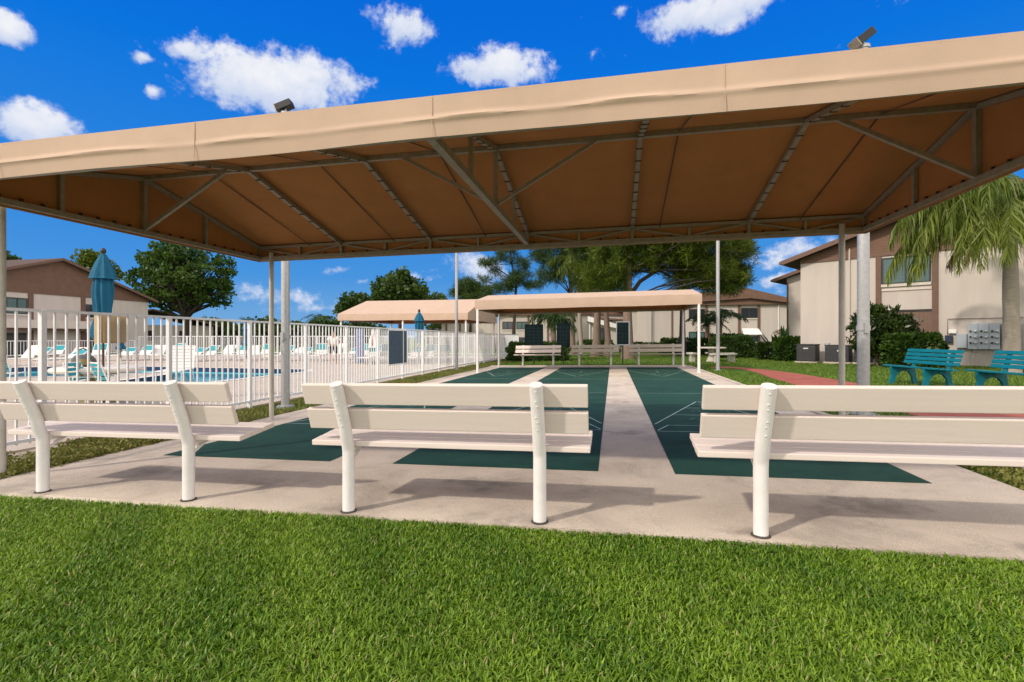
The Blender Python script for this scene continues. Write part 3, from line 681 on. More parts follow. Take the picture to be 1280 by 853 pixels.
# ---------------------------------------------------------------- apartment buildings
def along(px, C, d):
    r = ray(px, 400); A = np.array([[d[0], -r[0]], [d[1], -r[1]]]); return float(np.linalg.solve(A, -np.array(C))[0])
def building(label, C, ang, W, depth, wall_h=4.85, slope=.318, over=.72, siding=True, peak=None, base=None, hip=False):
    g = gz(C[0]) if base is None else base
    root = thing('apartment_building', label, 'building', (C[0], C[1], g), ang, None)
    MB().box(0, 0, -.4, W, depth, wall_h).build('wall', M['stucco'], root)
    pk = W/2 if peak is None else peak
    e0 = wall_h-.08; zp = e0+slope*(pk+over); sr = (zp-e0)/(W-pk+over)
    if siding:
        zl = e0+slope*over; zr = e0+sr*over
        MB().prism([(0, -.03, wall_h), (W, -.03, wall_h), (W, -.03, zr-.02), (pk, -.03, zp-.02), (0, -.03, zl-.02)], (0, .10, 0)).build('gable_siding', M['siding'], root)
        MB().box(-.01, -.05, wall_h-.09, W+.01, -.035, wall_h+.03).build('band_board', M['brown'], root)
    roof = MB()
    for (xa, za, xb, zb) in ((-over, e0, pk, zp), (pk, zp, W+over, e0)):
        roof.add([(xa, -.45, za), (xb, -.45, zb), (xb, depth+.4, zb), (xa, depth+.4, za), (xa, -.45, za+.14), (xb, -.45, zb+.14), (xb, depth+.4, zb+.14), (xa, depth+.4, za+.14)],
                 [[0,3,2,1],[4,5,6,7],[0,1,5,4],[1,2,6,5],[2,3,7,6],[3,0,4,7]])
    rf = roof.build('roof', M['shingle'], root)
    fb = MB(); fb.bar((-over, -.475, e0+.05), (pk, -.475, zp+.05), .04, .2); fb.bar((pk, -.475, zp+.05), (W+over, -.475, e0+.05), .04, .2); fb.build('bargeboard', M['brown'], rf)
    gt = MB(); gt.box(-over-.12, -.45, e0+.0, -over, depth+.4, e0+.12); gt.build('gutter', M['brown'], rf)
    return root
def window(root, x0, x1, z0, z1, glass='glass', panes=2, fw=.05, y=0.0, sill=True):
    f = MB(); f.box(x0, y-.05, z0, x0+fw, y+.03, z1); f.box(x1-fw, y-.05, z0, x1, y+.03, z1); f.box(x0+fw, y-.05, z0, x1-fw, y+.03, z0+fw); f.box(x0+fw, y-.05, z1-fw, x1-fw, y+.03, z1)
    for k in range(1, panes): xm = x0+(x1-x0)*k/panes; f.box(xm-fw/2, y-.05, z0+fw, xm+fw/2, y+.03, z1-fw)
    w = f.build('window', M['win_frame'], root)
    MB().box(x0+fw, y-.02, z0+fw, x1-fw, y-.008, z1-fw).build('pane', M[glass], w)
    if sill: MB().box(x0-.02, y-.07, z0-.12, x1+.02, y+.01, z0-.003).build('sill', M['cream_trim'], w)
    return w
def bx(root, name, m, x0, z0, x1, z1, y0=-.06, y1=-.003): return MB().box(x0, y0, z0, x1, y1, z1).build(name, M[m], root)

ANG_R = math.atan2(-.572, .82); CR = (9.0, 27.26)
bR = building('cream two-storey building on the right with brown gable siding and electricity meters', CR, ANG_R, 13.8, 8.0)
window(bR, 3.27, 4.96, 3.50, 4.66, 'glass', 2)
window(bR, 8.2, 10.2, 3.50, 4.66, 'glass', 2)
for a in (3.05, 5.0, 8.0, 10.3): bx(bR, 'pilaster', 'brown', a, .0, a+.20, 4.75, -.07)
MB().box(3.3, -.03, 1.0, 5.0, -.003, 2.28).build('panel', M['brown_panel'], bR)
bx(bR, 'panel_head', 'win_frame', 3.27, 2.28, 5.0, 2.36, -.06)
bx(bR, 'sill_band', 'cream_trim', 3.26, 3.20, 4.99, 3.30, -.04)
MB().tube([(2.05, -.06, .1), (2.05, -.06, 4.9), (2.05, -.02, 5.25)], .03, 8).build('downspout', M['cream_trim'], bR)
MB().tube([(1.85, -.03, .1), (1.85, -.03, 4.75)], .018, 6).build('conduit', M['stucco2'], bR)
bW = building('cream set-back wing with a low brown eave behind the corner of the right building', (11.0, 35.8), ANG_R, 9.0, 9.0, siding=False, peak=6)
MB().prism([(0, -.002, 4.8), (6, -.002, 4.8), (6, -.002, 6.6), (0, -.002, 4.98)], (0, .05, 0)).build('gable_wall', M['stucco'], bW)
MB().tube([(.06, -.05, .1), (.06, -.05, 4.7)], .05, 8).build('downspout', M['brown'], bW)

def meters():
    T = Matrix.Translation((CR[0], CR[1], gz(CR[0]))) @ Matrix.Rotation(ANG_R, 4, 'Z')
    def on_wall(name, label, cat, x, z, group=None):
        p = T @ Vector((x, -.02, z)); o = thing(name, label, cat, p, ANG_R, group); return o
    r = on_wall('meter_bank', 'grey bank of nine round electricity meters on the right building wall', 'meter bank', 6.6, .75)
    for k in range(3):
        x = -.47+k*.315
        c = MB().box(x, -.20, -.05, x+.305, .0, .97).build('cabinet', M['grey_box'], r, bevel=.006)
        for j in range(3):
            zz = .20+j*.23
            mb = MB(); mb.lathe([(.055, 0), (.055, .05), (.045, .075), (.02, .085)], (0, 0, 0), 14); rot = Matrix.Rotation(R(90), 3, 'X')
            mb.v = [tuple(rot @ Vector(v)+Vector((x+.225, -.20, zz))) for v in mb.v]; mb.build('meter', M['steel'], c, smooth=True)
            MB().box(x+.055, -.235, zz-.035, x+.115, -.2005, zz+.035).build('breaker', M['black'], c)
    r = on_wall('junction_cabinet', 'plain grey cabinet on the wall just left of the meter bank', 'cabinet', 5.95, .75)
    MB().box(-.17, -.16, -.02, .155, 0, .56).build('body', M['grey_box'], r, bevel=.006)
    MB().box(-.15, -.172, .0, .135, -.161, .54).build('door', M['grey_box'], r)
    r = on_wall('cable_trough', 'tall narrow grey box on the wall just right of the meter bank', 'cabinet', 7.28, .9)
    MB().box(-.17, -.14, -.1, -.02, 0, .78).build('body', M['grey_box'], r, bevel=.006); MB().box(.0, -.16, -.15, .13, 0, .80).build('door', M['grey_box'], r, bevel=.006)
    r = on_wall('second_cabinet', 'grey cabinet on the wall half hidden behind the palm trunk', 'cabinet', 8.0, .85)
    MB().box(-.3, -.16, -.2, .5, 0, .85).build('body', M['grey_box'], r, bevel=.006); MB().box(-.27, -.172, -.17, .09, -.161, .82).build('door', M['grey_box'], r); MB().box(.11, -.172, -.17, .47, -.161, .82).build('door', M['grey_box'], r)
    r = on_wall('alarm_box', 'small white box on the wall above the grey junction cabinet', 'box', 5.66, 1.33)
    MB().box(-.13, -.10, 0, .12, 0, .16).build('body', M['white_pl'], r, bevel=.006); MB().box(-.10, -.108, .02, .09, -.1005, .14).build('lid', M['white_pl'], r)
    r = on_wall('wall_socket', 'small dark box on the wall at the edge of the hedge by the meters', 'box', 5.56, .95)
    MB().box(-.14, -.12, 0, .1, 0, .30).build('body', M['navy'], r, bevel=.006); MB().box(-.12, -.128, .02, .08, -.1205, .28).build('lid', M['navy'], r)
    r = on_wall('wall_conduit', 'thin conduit running along the wall above the meter bank', 'conduit', 6.4, .3)
    MB().tube([(-.9, -.03, .95), (-.9, -.03, 1.62), (1.3, -.03, 1.62)], .014, 6).build('pipe', M['brown'], r)
    for dx in (-.42, -.3, -.15, .05, .2, .35): MB().tube([(.2+dx, -.08, -.2), (.2+dx*.96, -.08, .18), (.2+dx*.9, -.08, .42)], .012, 6).build('pipe', M['steel'], r)
    r = on_wall('vent_box', 'small grey hooded vent on the wall above the condensers', 'vent', 1.15, .66)
    MB().box(-.1, -.1, 0, .1, 0, .25).build('body', M['grey_box'], r, bevel=.006); MB().box(-.08, -.112, .03, .08, -.1005, .20).build('louvre', M['steel'], r)
    # condensers on the ground
    def cond(label, x, w, h, badge):
        p = T @ Vector((x, -.75, 0)); r = thing('air_conditioner', label, 'air conditioner', (p.x, p.y, gz(p.x)), ANG_R, 'condensers by the right building')
        MB().box(-w/2-.06, -.42, -.05, w/2+.06, .36, .05).build('pad', M['concrete'], r)
        MB().box(-w/2, -.36, .05, w/2, .30, h).build('casing', M['ac'], r, bevel=.05)
        tp = MB().box(-w/2-.015, -.375, h+.002, w/2+.015, .315, h+.06).build('top_cover', M['black'], r, bevel=.02)
        mb = MB()
        for q in (.09, .16, .23): mb.tube([(q*math.cos(t), q*math.sin(t)-.03, h+.07) for t in np.linspace(0, 6.283, 17)], .006, 5)
        mb.build('fan_grille', M['steel'], tp)
        if badge == 1: MB().box(-.10, -.368, h-.17, .10, -.3615, h-.11).build('badge', M['badge'], r)
        else: MB().lathe([(.04, 0), (.04, .004)], (0, 0, 0), 12).build('badge', M['badge'], r).matrix_local = Matrix.Translation((.05, -.362, h-.2)) @ Matrix.Rotation(R(90), 4, 'X')
    cond('dark condenser nearest the corner of the right building, with a wide pale badge', .55, .82, .80, 1)
    cond('dark finned condenser right of the corner one, with a small round badge', 1.80, .95, .76, 2)
    cond('dark condenser half hidden behind the grey canopy post', 2.75, .6, .72, 1)
meters()

# far centre building
CF = (1.5, 51.0); gF = gz(12)
bF = building('long cream building far behind the courts with brown pilasters and white awning', CF, 0.0, 15.2, 12, wall_h=4.35, slope=.06, siding=False, peak=11.0)
def sF(px): return along(px, CF, (1, 0))
MB().prism([(-.6, -.25, 4.33), (15.5, -.25, 4.33), (15.5, -.25, 4.6), (sF(931), -.25, 5.92), (sF(872), -.25, 5.55), (sF(850), -.25, 5.45), (3, -.25, 5.2), (-.6, -.25, 4.55)], (0, .25, 0)).build('mansard', M['siding'], bF)
for p in (883, 924, 948.5): x = sF(p); bx(bF, 'pilaster', 'brown', x-.11, 0, x+.11, 4.33, -.07)
window(bF, sF(926.5), sF(947), 3.1, 4.05, 'glass_dark', 2, .07); window(bF, sF(861), sF(881), 3.05, 4.0, 'glass_dark', 2, .07); window(bF, sF(861), sF(881), .75, 1.85, 'glass', 2, .07)
window(bF, sF(926.5), sF(947), .9, 1.4, 'glass', 2, .07); bx(bF, 'panel', 'brown_panel', sF(926.5), .1, sF(947), .78, -.04)
MB().prism([(sF(927), -.02, 2.1), (sF(948), -.02, 2.1), (sF(950), -.75, 1.55), (sF(927.5), -.75, 1.55)], (0, 0, .04)).build('awning', M['white_pl'], bF)
for a in (sF(816), sF(973)): MB().tube([(a, -.05, .1), (a, -.05, 4.3)], .05, 8).build('downspout', M['white_pl'], bF)
MB().tube([(sF(840), -.06, .1), (sF(840), -.06, 4.3)], .07, 8).build('downspout', M['brown'], bF)
MB().box(sF(796), -.3, -.2, sF(814), -.004, 4.3).build('bay_wall', M['stucco'], bF)
for p in (955,): x = sF(p); MB().box(x-.45, -.8, 0, x+.55, -.05, .95).build('unit_box', M['grey_box'], bF)
# building left of the trees
CL = (-13.0, 58.0)
bD = building('cream apartment building behind the small palm with dark stacked windows', CL, 0.0, 14.5, 12, wall_h=4.0, slope=.30, siding=False, peak=7)
def sD(px): return along(px, CL, (1, 0))
MB().prism([(-.5, -.25, 3.95), (15, -.25, 3.95), (15, -.25, 4.15), (10, -.05, 5.6), (3, -.05, 5.6), (-.5, -.25, 4.15)], (0, .05, 0)).build('mansard', M['siding'], bD)
window(bD, sD(645.5), sD(659), 2.35, 3.25, 'glass', 2, .08); window(bD, sD(646), sD(658.5), .5, 1.45, 'glass_dark', 2, .08)
for p in (660.5, 685, 698.5, 713): x = sD(p); bx(bD, 'pilaster', 'brown', x-.1, 0, x+.1, 3.95, -.07)
window(bD, sD(628), sD(641), 2.35, 3.25, 'glass_dark', 2, .08); window(bD, sD(628), sD(641), .3, 1.45, 'glass_dark', 2, .08)
MB().box(sD(699), -.03, 0, sD(713), -.002, 3.6).build('doorway', M['glass_dark'], bD)
bE = building('small porch wing with a white gable roof behind the twin pine trunks', (-2.3, 55.0), 0.0, 4.2, 9, wall_h=3.1, slope=.5, over=.3, siding=False, peak=.4)
MB().prism([(-.3, -.5, 3.05), (4.4, -.5, 1.9), (4.4, -.5, 2.3), (-.3, -.5, 3.6)], (0, .2, 0)).build('porch_fascia', M['white_pl'], bE)
MB().box(.9, -.03, .1, 2.0, -.002, 2.4).build('doorway', M['glass_dark'], bE); MB().tube([(-.1, -.1, 0), (-.1, -.1, 3.3)], .08, 8).build('column', M['white_pl'], bE)
bG = building('pale low house with one small window beyond the pool canopy', (-22.0, 64.0), 0.0, 15, 9, wall_h=3.3, slope=.28, siding=False, base=gz(-8))
window(bG, along(541, (-22, 64), (1, 0))-.5, along(545, (-22, 64), (1, 0))+.5, 1.6, 2.7, 'glass_dark', 2, .08)
for p in (529, 558, 575): x = along(p, (-22, 64), (1, 0)); bx(bG, 'pilaster', 'brown', x-.12, 0, x+.12, 3.2, -.07)
# left building
CA = (-43.5, 25.2); WA = 16.0
bA = building('cream apartment building across the pool on the left with a wide brown gable', CA, R(90), WA, 18, wall_h=4.85, slope=.325, base=gz(-8))
def sA(px): return along(px, CA, (0, 1))
for p in (38, 103.5): x = sA(p); bx(bA, 'pilaster', 'brown', x-.17, 0, x+.17, 4.75, -.08)
window(bA, sA(-6), sA(34), 3.15, 4.35, 'glass', 3, .07); window(bA, sA(105.5), sA(121), 3.1, 4.2, 'glass_dark', 2, .07)
MB().box(-.3, -1.1, 2.1, sA(107), -.003, 2.72).build('walkway_slab', M['cream_trim'], bA); MB().box(-.3, -.9, 1.92, sA(107), -.003, 2.09).build('walkway_beam', M['brown'], bA)
MB().box(.2, -.03, 0, sA(17), -.002, 1.75).build('doorway', M['glass_dark'], bA); MB().box(sA(21), -.03, 0, sA(33), -.002, 1.75).build('doorway', M['glass_dark'], bA); MB().box(sA(104), -.03, 0, sA(122), -.002, 1.85).build('doorway', M['glass_dark'], bA)
MB().tube([(sA(140), -.05, .2), (sA(140), -.05, 4.8)], .06, 8).build('downspout', M['cream_trim'], bA)
MB().lathe([(.16, 0), (.16, .5), (.24, .55), (.2, .72)], (WA/2-3.4, 3.0, 6.6), 12).build('roof_vent', M['steel'], bA)
p = at(205, 430, 62); bB = building('low white house beyond the pool, left of the dark tree line', (-60.0, 48.0), R(60), 14, 8, wall_h=3.0, slope=.25, siding=False, base=gz(-8))
for a in (2.0, 6.0, 10.0): window(bB, a, a+1.2, 1.0, 2.3, 'glass_dark', 2, .08)

# ---------------------------------------------------------------- vegetation
def unit(v): return v/np.maximum(np.linalg.norm(v, axis=-1, keepdims=True), 1e-9)
def leaf_quads(pts, axis, size, width, rnd):
    """one rhombic leaf per point; axis = leaf direction"""
    n = len(pts); a = unit(axis); r = unit(rng.normal(size=(n, 3))); b = unit(np.cross(a, r))
    s = size[:, None]; w = (size*width)[:, None]
    nrm = np.cross(a, b)
    V = np.stack([pts, pts+a*s*.5+b*w+nrm*s*.06, pts+a*s, pts+a*s*.5-b*w+nrm*s*.06], 1).reshape(-1, 3)
    Q = np.arange(n*4).reshape(n, 4)
    return V, Q, np.repeat(rnd, 4)
def cat_leaves(parts):
    V = []; Q = []; Rn = []; o = 0
    for v, q, r in parts: V.append(v); Q.append(q+o); Rn.append(r); o += len(v)
    return np.concatenate(V), np.concatenate(Q), np.concatenate(Rn)
def in_blob(c, rad, n, shell=.5):
    d = unit(rng.normal(size=(n, 3))); r = rng.uniform(shell**3, 1, n)**(1/3)*np.where(rng.uniform(size=n) < .16, rng.uniform(1.0, 1.28, n), 1); return np.array(c)+d*r[:, None]*np.array(rad)
def limb(mb, a, b, r0, r1, bend=.12, n=6, seg=5):
    a = np.array(a); b = np.array(b); L = np.linalg.norm(b-a); off = rng.normal(size=3)*L*bend; off[2] = abs(off[2])*.4
    pts = [a+(b-a)*t+off*math.sin(math.pi*t) for t in np.linspace(0, 1, seg)]
    mb.tube(pts, [r0+(r1-r0)*t for t in np.linspace(0, 1, seg)], n)
def broad_tree(name, label, x, y, g, trunk_top, tr, blobs, leaf, lm, bark, group, nclump, per, cl, limbs=26, width=.42, spread=None, lift=.3):
    root = thing(name, label, 'tree', (x, y, g), 0, group)
    mb = MB(); tt = np.array(trunk_top)
    fork = np.array([x, y, g])+(tt-np.array([x, y, g]))*.55
    mb.tube([(x, y, g-.1), (x+.02, y, g+.4), tuple(fork), tuple(tt)], [tr*1.35, tr, tr*.8, tr*.45], 12)
    cents = []
    wts = np.array([np.prod(b[1])**(2/3) for b in blobs]); wts = wts/wts.sum()
    for (c, rad), w in zip(blobs, wts): cents.append(in_blob(c, rad, max(2, int(nclump*w)), .45))
    cents = np.concatenate(cents)
    pick = rng.choice(len(cents), min(limbs, len(cents)), replace=False)
    for i in pick:
        t = rng.uniform(.0, 1); st = fork+(tt-fork)*t
        limb(mb, st, cents[i], tr*rng.uniform(.22, .42), .02, .10)
    mb.build('trunk', bark, root, world=True, smooth=True)
    parts = []
    n = len(cents); crnd = rng.uniform(0, 1, n)
    P0 = np.repeat(cents, per, 0); d = rng.normal(size=P0.shape)*np.array([1, 1, .6]); rr = np.repeat(rng.uniform(.6, 1.3, n), per)
    P0 = P0+unit(d)*(cl*rr*rng.uniform(.15, 1, len(P0))**.6)[:, None]
    ax = unit(d)+rng.normal(size=P0.shape)*.7+np.array([0, 0, lift])
    rnd = np.clip(np.repeat(crnd, per)*.65+rng.uniform(0, .45, len(P0))-.05, 0, 1)
    V, Q, rn = leaf_quads(P0, ax, leaf*rng.uniform(.6, 1.3, len(P0)), width, rnd)
    np_object('crown', V, Q, rn, lm, root)
    return root
def B(px, py, rx, ry, D, depth=None): return (at(px, py, D), (rx*D/FPX, (depth or rx)*D/FPX, ry*D/FPX))
def base_at(px, D, g): p = at(px, 423, D); return p[0], p[1], g
GP = 'trees around the pool and courts'
GL = gz(-8)
# big broadleaf beyond the pool
x, y, g = base_at(233, 60, GL)
broad_tree('broadleaf_tree', 'large round-crowned dark green tree beyond the pool, right of the left building', x, y, g, at(232, 372, 60), .45,
           [B(235, 347, 48, 36, 60, 40), B(205, 332, 34, 24, 60, 30), B(262, 338, 30, 24, 60, 26), B(228, 318, 30, 14, 60), B(192, 362, 20, 18, 60), B(262, 366, 28, 16, 60), B(220, 375, 30, 14, 60), B(176, 340, 10, 6, 60), B(163, 341, 6, 4, 60), B(282, 342, 10, 5, 60), B(196, 315, 12, 7, 60), B(288, 344, 7, 3, 60), B(172, 352, 9, 5, 60), B(285, 360, 9, 4, 60), B(278, 380, 10, 5, 60), B(212, 306, 8, 5, 60), B(250, 310, 8, 5, 60)],
           .32, M['leaf_oak'], M['bark_dark'], GP, 300, 58, .60, 150)
def small_tree(label, px, D, blobs, tr=.25, leaf=.42, lm='leaf_far', n=110, per=40, cl=.75, ttop=None, g=GL, kind='broadleaf_tree'):
    x, y, g = base_at(px, D, g); b0 = blobs[0]
    broad_tree(kind, label, x, y, g, ttop if ttop is not None else np.array(b0[0]), tr, blobs, leaf, M[lm], M['bark_dark'], GP, int(n*.75), int(per*1.15), cl*.85, 34)
small_tree('yellow-green tree top rising behind the roof of the left building', 118, 70, [B(112, 326, 13, 12, 70), B(138, 340, 9, 12, 70), B(120, 345, 18, 14, 70)], lm='leaf_pine', n=90)
small_tree('dark tree top at the left edge behind the left building', 6, 74, [B(6, 324, 12, 6, 74), B(-4, 332, 14, 9, 74)], n=60)
small_tree('pair of rounded dark crowns behind the left end of the pool canopy', 441, 66, [B(441, 379, 18, 9, 66), B(432, 388, 12, 7, 66), B(455, 384, 12, 6, 66)], n=90)
small_tree('broad dark green tree directly behind the pool canopy', 500, 62, [B(500, 360, 30, 16, 62), B(480, 372, 18, 12, 62), B(522, 370, 16, 12, 62), B(500, 345, 12, 6, 62), B(545, 376, 14, 4, 62)], n=170)
for i, (px, w_, h_) in enumerate([(262, 34, 18), (300, 30, 14), (335, 26, 17), (372, 30, 13), (408, 26, 17), (452, 30, 16), (560, 30, 14), (598, 24, 18)]):
    lab = ['dense low tree beyond the pool, directly right of the big round tree', 'low dark tree beyond the pool, second to the right of the big tree', 'dark tree seen behind the left canopy post and the pool fence', 'low dark tree left of the distant palm beyond the pool', 'dark tree right below the distant palm beyond the pool', 'dark tree under the left end of the pool canopy', 'green tree seen under the right part of the pool canopy', 'bushy tree behind the right end of the pool canopy'][i]
    small_tree(lab, px, 72, [B(px, 428-h_*.75, w_*.75, h_*.85, 72), B(px-w_*.3, 428-h_*.6, w_*.55, h_*.8, 72), B(px+w_*.35, 428-h_*.55, w_*.55, h_*.7, 72)], n=110, per=46, cl=.9, leaf=.5)

# pines
def pine(label, px, D, g, trunk_pts, tr, blobs, lm, ntuft, length, limbs, bark='bark', per=16, branches=()):
    per = int(per*1.9)
    x, y, g = base_at(px, D, g)
    root = thing('pine_tree', label, 'tree', (x, y, g), 0, GP)
    mb = MB(); pts = [(x, y, g-.1)]+[tuple(p) for p in trunk_pts]; k = len(pts)
    mb.tube(pts, [tr*(1.25 if i == 0 else 1)*(1-.75*i/(k-1)) for i in range(k)], 12)
    cents = []; wts = np.array([np.prod(b[1])**(2/3) for b in blobs]); wts = wts/wts.sum()
    for (c, rad), w in zip(blobs, wts): cents.append(in_blob(c, rad, max(3, int(ntuft*w)), .3))
    sub = [c[:max(2, int(limbs*w)+1)] for c, w in zip(cents, wts)]
    tp = np.array(trunk_pts); mb.mi = 1
    for c in sub:
        for q in c:
            cand = tp[tp[:, 2] < q[2]+.2]; st = cand[-1] if len(cand) else tp[0]
            limb(mb, st, q, tr*.17, .015, .10, 5)
    for br, r0 in branches: MB().tube([tuple(p) for p in br], [r0*(1-.7*i/(len(br)-1)) for i in range(len(br))], 8).build('limb', M['bark_dark'], root, world=True, smooth=True)
    mb.build('trunk', [M[bark], M['bark_dark']], root, world=True, smooth=True)
    cents = np.concatenate(cents); n = len(cents)
    crnd = np.clip(rng.normal(.45, .28, n), 0, 1)
    P0 = np.repeat(cents, per, 0)+rng.normal(size=(n*per, 3))*length*.12
    d = unit(rng.normal(size=P0.shape)+np.array([0, 0, .25]))
    V, Q, rn = leaf_quads(P0, d, length*rng.uniform(.6, 1.2, len(P0)), .030, np.clip(np.repeat(crnd, per)+rng.uniform(-.15, .15, len(P0)), 0, 1))
    np_object('crown', V, Q, rn, M[lm], root)
D0 = 32; g0 = 0.0
A_ = lambda px, py, D=D0: at(px, py, D)
pine('thick-trunked tall pine behind the far benches with a long limb rising right', 785, 31, g0, [A_(785, 425, 31), A_(784, 380, 31), A_(786, 340, 31), A_(790, 290, 31), A_(800, 230, 31)], .36,
     [B(800, 318, 34, 22, 31), B(770, 322, 34, 34, 31, 30), B(840, 318, 40, 26, 31), B(882, 312, 40, 26, 31), B(918, 318, 26, 28, 31), B(930, 305, 14, 16, 31), B(905, 350, 32, 14, 31), B(872, 345, 22, 14, 31), B(850, 290, 60, 30, 31), B(790, 280, 50, 30, 31), B(820, 235, 60, 30, 31), B(842, 345, 12, 8, 31), B(765, 345, 20, 20, 31), B(738, 348, 12, 16, 31), B(885, 338, 36, 18, 31), B(925, 345, 16, 12, 31), B(862, 356, 22, 8, 31), B(900, 360, 26, 8, 31), B(776, 360, 12, 9, 31)],
     'leaf_pine', 2300, .50, 46, per=20, branches=[([A_(786, 372, 31), A_(800, 352, 31), A_(822, 338, 31), A_(848, 325, 30.6), A_(872, 308, 30.5), A_(900, 300, 30)], .14), ([A_(822, 338, 31), A_(850, 350, 30.5), A_(875, 352, 30)], .08), ([A_(786, 350, 31), A_(776, 330, 31), A_(772, 300, 31)], .15)])
pine('left one of the twin pine trunks behind the far benches', 745, 36, g0, [A_(746, 425, 36), A_(747, 385, 36), A_(750, 340, 36), A_(748, 280, 36)], .34,
     [B(745, 325, 24, 36, 36), B(735, 295, 36, 26, 36), B(757, 352, 16, 14, 36), B(740, 360, 22, 10, 36), B(728, 345, 14, 14, 36)], 'leaf_pine', 560, .55, 10, per=20)
pine('right one of the twin pine trunks, leaning slightly apart from its neighbour', 759, 36, g0, [A_(760, 425, 36), A_(757, 385, 36), A_(765, 330, 36), A_(770, 270, 36)], .27,
     [B(762, 345, 16, 20, 36), B(775, 310, 26, 34, 36), B(752, 300, 20, 26, 36)], 'leaf_pine', 320, .55, 8, per=20)
pine('dark pine with loose hanging boughs left of the twin trunks', 716, 40, g0, [A_(716, 425, 40), A_(714, 370, 40), A_(710, 320, 40), A_(706, 280, 40)], .24,
     [B(700, 322, 28, 16, 40), B(688, 344, 18, 10, 40), B(722, 340, 14, 24, 40), B(700, 295, 36, 16, 40), B(676, 318, 12, 9, 40)], 'leaf_pine2', 420, .6, 16, per=18)
pine('thin open pine with separate round tufts left of the far canopy ridge', 641, 52, g0, [A_(643, 400, 52), A_(645, 360, 52), A_(640, 330, 52), A_(636, 300, 52)], .2,
     [B(611, 328, 13, 6, 52), B(619, 341, 8, 5, 52), B(632, 318, 15, 9, 52), B(650, 330, 12, 8, 52), B(652, 345, 14, 6, 52), B(668, 356, 16, 5, 52), B(638, 352, 14, 7, 52), B(605, 350, 8, 4, 52), B(622, 362, 20, 5, 52), B(640, 300, 16, 8, 52)], 'leaf_pine2', 330, .6, 22, 'bark_dark', per=22,
     branches=[([A_(645, 352, 52), A_(628, 340, 52), A_(612, 330, 52)], .08)])
pine('grey-green pine far behind the gap between the two far canopies', 588, 66, g0, [A_(588, 400, 66), A_(588, 370, 66), A_(590, 350, 66)], .2,
     [B(585, 358, 15, 8, 66), B(600, 364, 14, 6, 66), B(574, 366, 10, 5, 66), B(592, 372, 22, 4, 66)], 'leaf_far', 240, .8, 14, 'bark_dark', per=20)
pine('thin pine standing behind the right lamp of the far canopy, with a dark trunk', 853, 34, g0, [A_(853, 425, 34), A_(853, 390, 34), A_(855, 350, 34), A_(858, 300, 34)], .26,
     [B(862, 330, 22, 20, 34), B(850, 300, 26, 22, 34), B(880, 335, 16, 14, 34)], 'leaf_pine2', 320, .55, 10, 'bark_dark', per=20)

# palms
def frond(c, az, e0, L, droop, npair, ll, rad, hang, parts, mb, twist=0.0, seg=10):
    p = np.array(c, float); pts = [p.copy()]; dirs = []
    for i in range(seg):
        t = i/seg; e = e0-droop*t**1.1; d = np.array([math.cos(az+twist*t)*math.cos(e), math.sin(az+twist*t)*math.cos(e), math.sin(e)]); dirs.append(d); p = p+d*L/seg; pts.append(p.copy())
    mb.tube([tuple(q) for q in pts], [rad*(1-.85*i/seg) for i in range(seg+1)], 5)
    pts = np.array(pts); dirs = np.array(dirs+[dirs[-1]])
    ts = np.linspace(.10, 1, npair); P0 = np.stack([np.interp(ts, np.linspace(0, 1, seg+1), pts[:, k]) for k in range(3)], 1); Dd = unit(np.stack([np.interp(ts, np.linspace(0, 1, seg+1), dirs[:, k]) for k in range(3)], 1))
    side = unit(np.cross(Dd, np.array([0, 0, 1.0])))
    base = rng.uniform(.2, .8)
    for sg in (-1, 1):
        n = npair; l = ll*(np.sin(np.pi*np.clip(ts*.86+.12, 0, 1))**.7)*rng.uniform(.6, 1.2, n)
        d1 = unit(side*sg*rng.uniform(.5, .9, n)[:, None]+Dd*.55+np.array([0, 0, -1.0])*hang*rng.uniform(.3, .9, n)[:, None]+rng.normal(size=(n, 3))*.30)
        d2 = unit(d1+np.array([0, 0, -1.0])*hang*rng.uniform(.5, 1.6, n)[:, None]+rng.normal(size=(n, 3))*.16)
        w = (.012+.011*rng.uniform(size=n))[:, None]*min(1.0, (ll/.6)**.5)
        wv = unit(np.cross(d1, rng.normal(size=(n, 3))*.4+Dd))
        a = P0; b = P0+d1*(l*.5)[:, None]; c_ = b+d2*(l*.5)[:, None]
        V = np.stack([a-wv*w*.5, a+wv*w*.5, b+wv*w, b-wv*w, c_+wv*w*.12, c_-wv*w*.12], 1).reshape(-1, 3)
        k = np.arange(n)[:, None]*6; Q = np.concatenate([k+np.array([0, 1, 2, 3]), k+np.array([3, 2, 4, 5])])
        parts.append((V, Q, np.repeat(np.clip(base+rng.uniform(-.3, .3, n), 0, 1), 6)))
